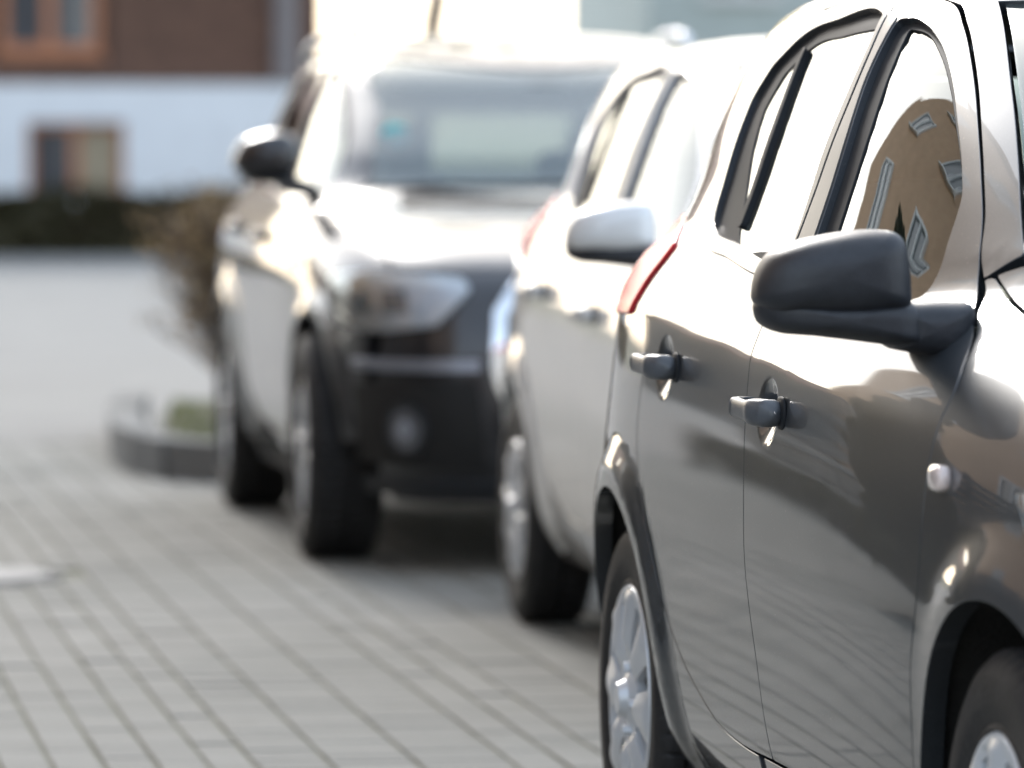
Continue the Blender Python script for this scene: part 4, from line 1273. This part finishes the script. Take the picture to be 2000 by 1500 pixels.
def leaf_mat(name, c0, c1, trans=.35):
    m, nt, b = new_mat(name)
    g = nt.nodes.new('ShaderNodeNewGeometry')
    r = ramp(nt, g.outputs['Random Per Island'], [(0, c0), (1, c1)])
    out = nt.nodes['Material Output']
    tl = nt.nodes.new('ShaderNodeBsdfTranslucent')
    mx = nt.nodes.new('ShaderNodeMixShader'); mx.inputs[0].default_value = trans
    nt.links.new(r.outputs['Color'], b.inputs['Base Color']); nt.links.new(r.outputs['Color'], tl.inputs['Color'])
    b.inputs['Roughness'].default_value = .6
    nt.links.new(b.outputs[0], mx.inputs[1]); nt.links.new(tl.outputs[0], mx.inputs[2]); nt.links.new(mx.outputs[0], out.inputs['Surface'])
    return m
M['grass'] = leaf_mat('grass_blades', (.07, .10, .02), (.16, .18, .05))
M['hedge'] = leaf_mat('hedge_leaves', (.034, .031, .011), (.070, .060, .024), .2)
M['twig'] = simple('twig_bark', (.085, .06, .045), .9, var=.35, scale=20)
M['bark'] = simple('bark', (.09, .075, .06), .9, var=.4, scale=10, bump=.6)
M['dry'] = leaf_mat('dry_leaves', (.24, .16, .08), (.36, .27, .15), .35)
M['spring'] = leaf_mat('yellow_green_leaves', (.34, .32, .04), (.50, .44, .09), .5)

def quads(n, pts, size, up=0.0):
    """leaf sized quads at points"""
    V, F = [], []
    for p in pts:
        a = Vector(rng.standard_normal(3)); a.normalize()
        b = Vector(rng.standard_normal(3)); b = (b - a * b.dot(a)); b.normalize()
        s_ = size * (.6 + .8 * rng.random())
        q = len(V)
        for u, v in ((-1, -.6), (1, -.6), (1, .6), (-1, .6)):
            c = a * u * s_ + b * v * s_
            V.append((p[0] + c.x, p[1] + c.y, p[2] + c.z))
        F.append((q, q + 1, q + 2, q + 3))
    return V, F

# grass in the bed
V, F = [], []
poly = np.array(ip)
cnt = 0
while cnt < 5200:
    x, y = 1.75 + 2.5 * rng.random(), 21.15 + 5.2 * rng.random()
    if not in_poly(np.array([[x, y]]), poly)[0]: continue
    cnt += 1
    hh = .02 + .035 * rng.random(); a = rng.random() * 6.28; l = .03 * rng.standard_normal(2)
    q = len(V)
    V += [(x - .006 * math.cos(a), y - .006 * math.sin(a), .08), (x + .006 * math.cos(a), y + .006 * math.sin(a), .08), (x + l[0], y + l[1], .08 + hh)]
    F.append((q, q + 1, q + 2))
tag(mesh_obj('grass', V, F, M['grass'], smooth=False), 'short green grass inside the kerbed planting island', 'grass', kind='stuff')

# bare shrub in the island
def shrub(name, label, loc, hgt, spread, nst, nleaf, leafm):
    t = tag(empty(name, loc), label, 'shrub')
    bm = bmesh.new(); tips = []
    def grow(p, d, L, r, lev):
        n_ = 3
        for k in range(n_):
            q = p + d * (L / n_)
            tube(bm, p, q, r * (1 - k * .2), r * (1 - (k + 1) * .2), 5)
            p = q
            d = (d + Vector(rng.standard_normal(3)) * .16).normalized()
            tips.append(p.copy())
            if lev < 3:
                for _ in range(2):
                    dd = (d + Vector(rng.standard_normal(3)) * .42 + Vector((0, 0, .15))).normalized()
                    grow(p, dd, L * .52, r * .5, lev + 1)
    for k in range(nst):
        a = 6.28 * k / nst
        d = Vector((math.cos(a) * spread, math.sin(a) * spread, 1)).normalized()
        grow(Vector((.05 * math.cos(a), .05 * math.sin(a), 0)), d, hgt * .62, .012, 0)
    bm_obj('stems', bm, M['twig'], t)
    if nleaf:
        pp = [tips[int(rng.integers(len(tips)))] + Vector(rng.standard_normal(3)) * .03 for _ in range(nleaf)]
        V, F = quads(nleaf, pp, .013)
        o = mesh_obj('leaves', V, F, leafm, t, smooth=False); tag(o, kind='stuff')
    return t
shrub('shrub', 'leggy brown shrub standing in the kerbed island behind the black off-roader', (2.27, 24.6, .07), 0.95, .14, 12, 2400, M['dry'])

# ------------------------------------------------------------------ buildings
M['white_plaster'] = simple('white_plaster', (.74, .76, .78), .9, var=.05, scale=2, bump=.2)
M['timber'] = simple('dark_timber', (.12, .062, .040), .75, var=.35, scale=5, bump=.4)
M['timber_frame'] = simple('orange_timber', (.40, .165, .08), .6, var=.2, scale=12)
M['pane'] = simple('window_pane', (.05, .06, .07), .06, var=.2, coat=.5)
M['curtain'] = simple('curtain', (.32, .27, .19), .9, var=.2, scale=6)
M['grey_post'] = simple('grey_downpipe', (.20, .18, .18), .5, var=.1)
M['tile'] = simple('roof_tiles', (.20, .10, .07), .8, var=.3, scale=6, bump=.5)
M['tan'] = simple('tan_render', (.66, .42, .26), .9, var=.08, scale=2, bump=.3)
M['grey_render'] = simple('grey_render', (.48, .53, .51), .9, var=.06, scale=2, bump=.2)
M['slat'] = simple('weathered_slats', (.095, .098, .095), .75, var=.3, scale=7)
M['stone'] = simple('wall_stone', (.20, .18, .155), .9, var=.25, scale=6, bump=.6)
M['white_frame'] = simple('white_window_frame', (.75, .75, .74), .5, var=.04)

def gable_roof(name, x0, x1, y0, y1, z, rise, over, mat, parent, axis='x', thick=.18):
    """ridge along axis"""
    bm = bmesh.new()
    if axis == 'x':
        ym = (y0 + y1) / 2; hw = (y1 - y0) / 2 + over; sl = rise / ((y1 - y0) / 2)
        pr = [(ym - hw, z - over * sl), (ym, z + rise), (ym + hw, z - over * sl), (ym + hw, z - over * sl + thick), (ym, z + rise + thick), (ym - hw, z - over * sl + thick)]
        A = [bm.verts.new((x0 - over, a, b)) for a, b in pr]; B = [bm.verts.new((x1 + over, a, b)) for a, b in pr]
    else:
        xm = (x0 + x1) / 2; hw = (x1 - x0) / 2 + over; sl = rise / ((x1 - x0) / 2)
        pr = [(xm - hw, z - over * sl), (xm, z + rise), (xm + hw, z - over * sl), (xm + hw, z - over * sl + thick), (xm, z + rise + thick), (xm - hw, z - over * sl + thick)]
        A = [bm.verts.new((a, y0 - over, b)) for a, b in pr]; B = [bm.verts.new((a, y1 + over, b)) for a, b in pr]
    n_ = len(pr)
    for i in range(n_): bm.faces.new((A[i], A[(i + 1) % n_], B[(i + 1) % n_], B[i]))
    for q in ((0, 1, 4, 5), (1, 2, 3, 4)):
        bm.faces.new([A[i] for i in q]); bm.faces.new([B[i] for i in q][::-1])
    bmesh.ops.recalc_face_normals(bm, faces=bm.faces)
    return bm_obj(name, bm, mat, parent)

def window(parent, c, w, hgt, axis, out, frame_m, pane_m, mull=1, fr=.07, sill=True):
    """axis 'y': wall faces along y. out = outward sign"""
    bm = bmesh.new()
    def bx(u0, u1, z0, z1, d0, d1):
        if axis == 'y': add_box(bm, (c[0] + (u0 + u1) / 2, c[1] + out * (d0 + d1) / 2, c[2] + (z0 + z1) / 2), (u1 - u0, abs(d1 - d0), z1 - z0))
        else: add_box(bm, (c[0] + out * (d0 + d1) / 2, c[1] + (u0 + u1) / 2, c[2] + (z0 + z1) / 2), (abs(d1 - d0), u1 - u0, z1 - z0))
    W, H = w / 2, hgt / 2
    bx(-W, -W + fr, -H, H, -.02, .05); bx(W - fr, W, -H, H, -.02, .05)
    bx(-W + fr, W - fr, H - fr, H, -.02, .048); bx(-W + fr, W - fr, -H, -H + fr, -.02, .048)
    for k in range(mull):
        u = -W + (k + 1) * w / (mull + 1)
        bx(u - fr * .6, u + fr * .6, -H + fr, H - fr, -.02, .044)
    f = bm_obj('window', bm, frame_m, parent)
    for k in range(mull + 1):
        bm = bmesh.new()
        a = -W + k * w / (mull + 1) + fr * .6; b = -W + (k + 1) * w / (mull + 1) - fr * .6
        bx(a, b, -H + fr * .9, H - fr * .9, .004, .014)
        bm_obj('pane', bm, pane_m[k % len(pane_m)] if isinstance(pane_m, list) else pane_m, f)
    if sill:
        bm = bmesh.new(); bx(-W - .06, W + .06, -H - .07, -H - .003, .0, .12); bm_obj('window_sill', bm, frame_m, f)
    return f

def wall_with_hole(name, x0, x1, z0, z1, holes, y, th, mat, parent):
    """wall facing -y made of blocks round rectangular openings; one mesh"""
    xs = sorted({x0, x1} | {h_[0] for h_ in holes} | {h_[1] for h_ in holes}); zs_ = sorted({z0, z1} | {h_[2] for h_ in holes} | {h_[3] for h_ in holes})
    bm = bmesh.new()
    for a, b in zip(xs[:-1], xs[1:]):
        for c, d in zip(zs_[:-1], zs_[1:]):
            m_ = ((a + b) / 2, (c + d) / 2)
            if any(h_[0] < m_[0] < h_[1] and h_[2] < m_[1] < h_[3] for h_ in holes): continue
            add_box(bm, (m_[0], y + th / 2, m_[1]), (b - a, th, d - c))
    bmesh.ops.remove_doubles(bm, verts=bm.verts, dist=1e-4)
    # drop the shared inner faces
    seen = {}
    for f in list(bm.faces):
        k = tuple(sorted(v.index for v in f.verts)) if False else frozenset(v for v in f.verts)
        seen.setdefault(k, []).append(f)
    dead = [f for v in seen.values() if len(v) > 1 for f in v]
    bmesh.ops.delete(bm, geom=dead, context='FACES')
    return bm_obj(name, bm, mat, parent)

# chalet at the end of the side road
HY = 74.0
ch = tag(empty('chalet', (4, HY, 0)), 'chalet with white plaster base and dark brown timber upper floor behind the hedge', 'house')
def cpos(x): return x - 4
part = lambda: ch
XR, XL = 7.95, -4.0
w1 = (4.08, 5.36, .72, 1.72)
wall_with_hole('wall', XL - 4, XR - 4, 0, 2.22, [(w1[0] - 4, w1[1] - 4, w1[2], w1[3])], 0, .3, M['white_plaster'], ch)
box('wall', ((XL + XR) / 2 - 4, 4.4, 1.1), (XR - XL, 8.0, 2.2), M['white_plaster'], ch)
f = window(ch, ((w1[0] + w1[1]) / 2 - 4, .16, (w1[2] + w1[3]) / 2), w1[1] - w1[0], w1[3] - w1[2], 'y', -1, M['timber_frame'], [M['pane'], M['curtain']], 1, .09, False)
box('upper_wall', ((XL + XR) / 2 - 4, 4.30, 4.1), (XR - XL - .2, 8.0, 3.74), M['timber'], ch)
me = None
uw = (3.72, 5.05, 2.62, 3.85)
x = XL
while x < XR - .02:
    w = .2
    for z0, z1 in ([(2.24, 5.95)] if not (uw[0] - .12 < x + w / 2 < uw[1] + .12) else [(2.24, uw[2] - .02), (uw[3] + .02, 5.95)]):
        box('plank', (x + w / 2 - 4, .24 + .006 * rng.standard_normal(), (z0 + z1) / 2), (w - .012, .07, z1 - z0), M['timber'], ch)
    x += w
window(ch, ((uw[0] + uw[1]) / 2 - 4, .24, (uw[2] + uw[3]) / 2), uw[1] - uw[0], uw[3] - uw[2], 'y', -1, M['timber_frame'], M['pane'], 1, .12, True)
window(ch, (-3.2, .24, 3.25), 1.3, 1.2, 'y', -1, M['timber_frame'], M['pane'], 1, .12, True)
bm = bmesh.new(); tube(bm, (7.50 - 4, .10, 2.2), (7.50 - 4, .10, 6.0), .16, .16, 12); bm_obj('corner_post', bm, M['grey_post'], ch)
gable_roof('roof', XL - 4, XR - 4, .2, 8.3, 5.97, 1.6, .35, M['tile'], ch, 'x')

# hedge in front of it
def hedge(name, label, x0, x1, y0, y1, z1, n, size=.05):
    t = tag(empty(name, ((x0 + x1) / 2, (y0 + y1) / 2, 0)), label, 'hedge')
    cx, cy = (x0 + x1) / 2, (y0 + y1) / 2
    pp = []
    for _ in range(n):
        f_ = rng.integers(3)
        x, y, z = x0 + (x1 - x0) * rng.random(), y0 + (y1 - y0) * rng.random(), z1 * rng.random()
        if f_ == 0: y = y0 + .06 * abs(rng.standard_normal())
        elif f_ == 1: z = z1 - .05 * abs(rng.standard_normal()) + .05 * math.sin(x * 3.1)
        pp.append((x - cx, y - cy, z))
    V, F = quads(n, pp, size)
    tag(mesh_obj('foliage', V, F, M['hedge'], t, smooth=False), kind='stuff')
    box('branches', (0, 0, z1 * .45), (x1 - x0 - .2, (y1 - y0) * .6, z1 * .82), M['twig'], t)
    return t
hedge('hedge', 'long low clipped dark hedge in front of the white chalet wall', -6, 8.5, 72.0, 72.9, .78, 9000, .07)

# grey house at the back on the right
gh = tag(empty('house', (17.6, 86, 0)), 'plain pale grey house beyond the off-roader roof', 'house')
box('wall', (0, 4, 3.0), (6.6, 8, 6.0), M['grey_render'], gh)
gable_roof('roof', -3.3, 3.3, 0, 8, 6.0, 2.2, .4, M['tile'], gh, 'x')
for xx in (-1.8, 1.8):
    for zz in (1.6, 4.4): window(gh, (xx, -.01, zz), 1.2, 1.3, 'y', -1, M['white_frame'], M['pane'], 1, .07)

# tan house on the left of the street (seen in the reflections)
th_ = tag(empty('house', (-6.7, 15.6, 0)), 'tall tan rendered house with rows of white windows beside the street', 'house')
box('wall', (0, 0, 6.6), (8, 14.4, 13.2), M['tan'], th_)
gable_roof('roof', -4, 4, -7.2, 7.2, 13.2, 2.4, .25, M['tile'], th_, 'y')
for yy in (-5.0, -1.6, 1.8, 5.2):
    for zz in (1.7, 4.7, 7.7, 10.7): window(th_, (4.01, yy, zz), 1.0, 1.4, 'x', 1, M['white_frame'], M['pane'], 1, .07)

# dark timber barn with slats further down on the left
ba = tag(empty('barn', (-11.5, 47, 0)), 'low dark barn with horizontal boarding at the far left corner', 'barn')
box('wall', (0, 3, 1.6), (9, 6, 3.2), M['slat'], ba)
for k in range(15): box('board', (0, -.03, .12 + k * .21), (9.0, .05, .185), M['slat'], ba)
gable_roof('roof', -4.5, 4.5, 0, 6, 3.2, 1.1, .4, M['tile'], ba, 'x')

# houses across the street behind the viewpoint
for k, (xx, ww, hh_) in enumerate(((-9, 11, 6.5), (4.5, 12, 7.5), (18, 11, 6.0))):
    hb_ = tag(empty('house', (xx, -17 - k % 2 * 2, 0)), ['dark timber house set at the left of the row facing the car fronts', 'tall dark timber house in the middle of the row facing the car fronts', 'low dark timber house at the right of the row facing the car fronts'][k], 'house')
    box('wall', (0, -4, hh_ / 2), (ww, 8, hh_), M['timber'], hb_)
    gable_roof('roof', -ww / 2, ww / 2, -8, 0, hh_, 2.2, .5, M['tile'], hb_, 'x')
    for q in range(3):
        for zz in (1.6, 4.4): window(hb_, (-ww / 3 + q * ww / 3, .01, zz), 1.1, 1.3, 'y', 1, M['white_frame'], M['pane'], 1, .07)

# low stone wall with a slatted fence on it, further along the left side
lw = tag(empty('garden_wall', (-2.2, 14.8, 0)), 'low rough stone garden wall between the tan house and the street', 'wall')
me = None
for row in range(2):
    y = -9 + (.25 if row % 2 else 0)
    while y < 9:
        if me is None:
            bm = bmesh.new(); add_box(bm, (0, 0, 0), (.30, .49, .235), 0, .02); o = bm_obj('stone', bm, M['stone'], lw); me = o.data
        else: o = link_mesh('stone', me, None, lw)
        o.location = (.012 * rng.standard_normal(), y + .25, .13 + row * .245); o.rotation_euler = (0, 0, .02 * rng.standard_normal()); y += .5
box('coping', (0, .1, .53), (.38, 18.6, .06), M['kerb'], lw)
fe_ = tag(empty('slat_fence', (-2.2, 14.8, .56)), 'grey fence of long horizontal slats standing on the stone garden wall', 'fence')
for k in range(7):
    for q in range(6): box('slat', (.03 + .003 * rng.standard_normal(), -7.7 + q * 3.08, .12 + k * .15), (.025, 3.06, .11), M['slat'], fe_)
for q in range(7): box('post', (-.02, -9.2 + q * 3.08, .57), (.07, .07, 1.14), M['slat'], fe_)
hedge('hedge', 'dark hedge strip at the foot of the stone garden wall', -1.98, -1.74, 5.6, 24.1, .16, 4000, .035)

# ------------------------------------------------------------------ trees
def tree(name, label, loc, hgt, trunk_r, clear, nleaf, leafm, leaf=.07, seed=1, spread=.75):
    t = tag(empty(name, loc), label, 'tree')
    bm = bmesh.new(); tips = []
    r_ = random.Random(seed)
    def rv(): return Vector((r_.gauss(0, 1), r_.gauss(0, 1), r_.gauss(0, 1)))
    def grow(p, d, L, r, lev):
        n_ = 4
        for k in range(n_):
            q = p + d * (L / n_)
            tube(bm, p, q, r * (1 - k * .14), r * (1 - (k + 1) * .14), 8 if lev < 2 else 5)
            p = q; d = (d + rv() * .10).normalized()
            if lev >= 2: tips.append(p.copy())
            if lev < 4 and (lev > 0 or k >= 1):
                for _ in range(2 if lev < 2 else 1):
                    dd = (d * .6 + rv() * spread * .8 + Vector((0, 0, .18))).normalized()
                    grow(p, dd, L * .62, r * .5, lev + 1)
    p0 = Vector((0, 0, 0))
    n_ = 5
    for k in range(n_):
        q = Vector((.05 * r_.gauss(0, 1), .05 * r_.gauss(0, 1), clear * (k + 1) / n_))
        tube(bm, p0, q, trunk_r * (1.25 - .07 * k), trunk_r * (1.25 - .07 * (k + 1)), 10); p0 = q
    grow(p0, Vector((0, 0, 1)), hgt * .45, trunk_r * .85, 0)
    bm_obj('trunk', bm, M['bark'], t, True)
    pp = [tips[r_.randrange(len(tips))] + rv() * .12 for _ in range(nleaf)]
    V, F = quads(nleaf, pp, leaf)
    tag(mesh_obj('crown', V, F, leafm, t, smooth=False), kind='stuff')
    return t
tree('tree', 'sparse yellow-green tree with a thin dark trunk just behind the off-roader', (3.80, 30, -.006), 7.5, .055, 2.9, 2600, M['spring'], .045, 3)
tree('tree', 'yellow-green tree beside the right end of the chalet', (8.9, 78, 0), 10, .12, 3.2, 6000, M['spring'], .07, 11)

# unseen dark conifer, added to darken the near car's front window reflection
ev = tag(empty('added_evergreen', (-1.28, 15.0, 0)), 'unseen narrow dark conifer added by the slatted fence to darken window reflections', 'tree')
bm = bmesh.new(); tube(bm, (0, 0, -.05), (0, 0, 3.3), .06, .02, 8); bm_obj('trunk', bm, M['bark'], ev, True)
pp = []
for _ in range(7000):
    z = .25 + 3.4 * rng.random() ** 1.1; r_ = (.62 * (1 - (z / 3.9) ** 2.2) + .06 * math.sin(z * 9)) * math.sqrt(.25 + .75 * rng.random()); a = 6.283 * rng.random()
    pp.append((r_ * math.cos(a), r_ * math.sin(a), z))
V, F = quads(7000, pp, .05)
tag(mesh_obj('crown', V, F, M['hedge'], ev, smooth=False), kind='stuff')
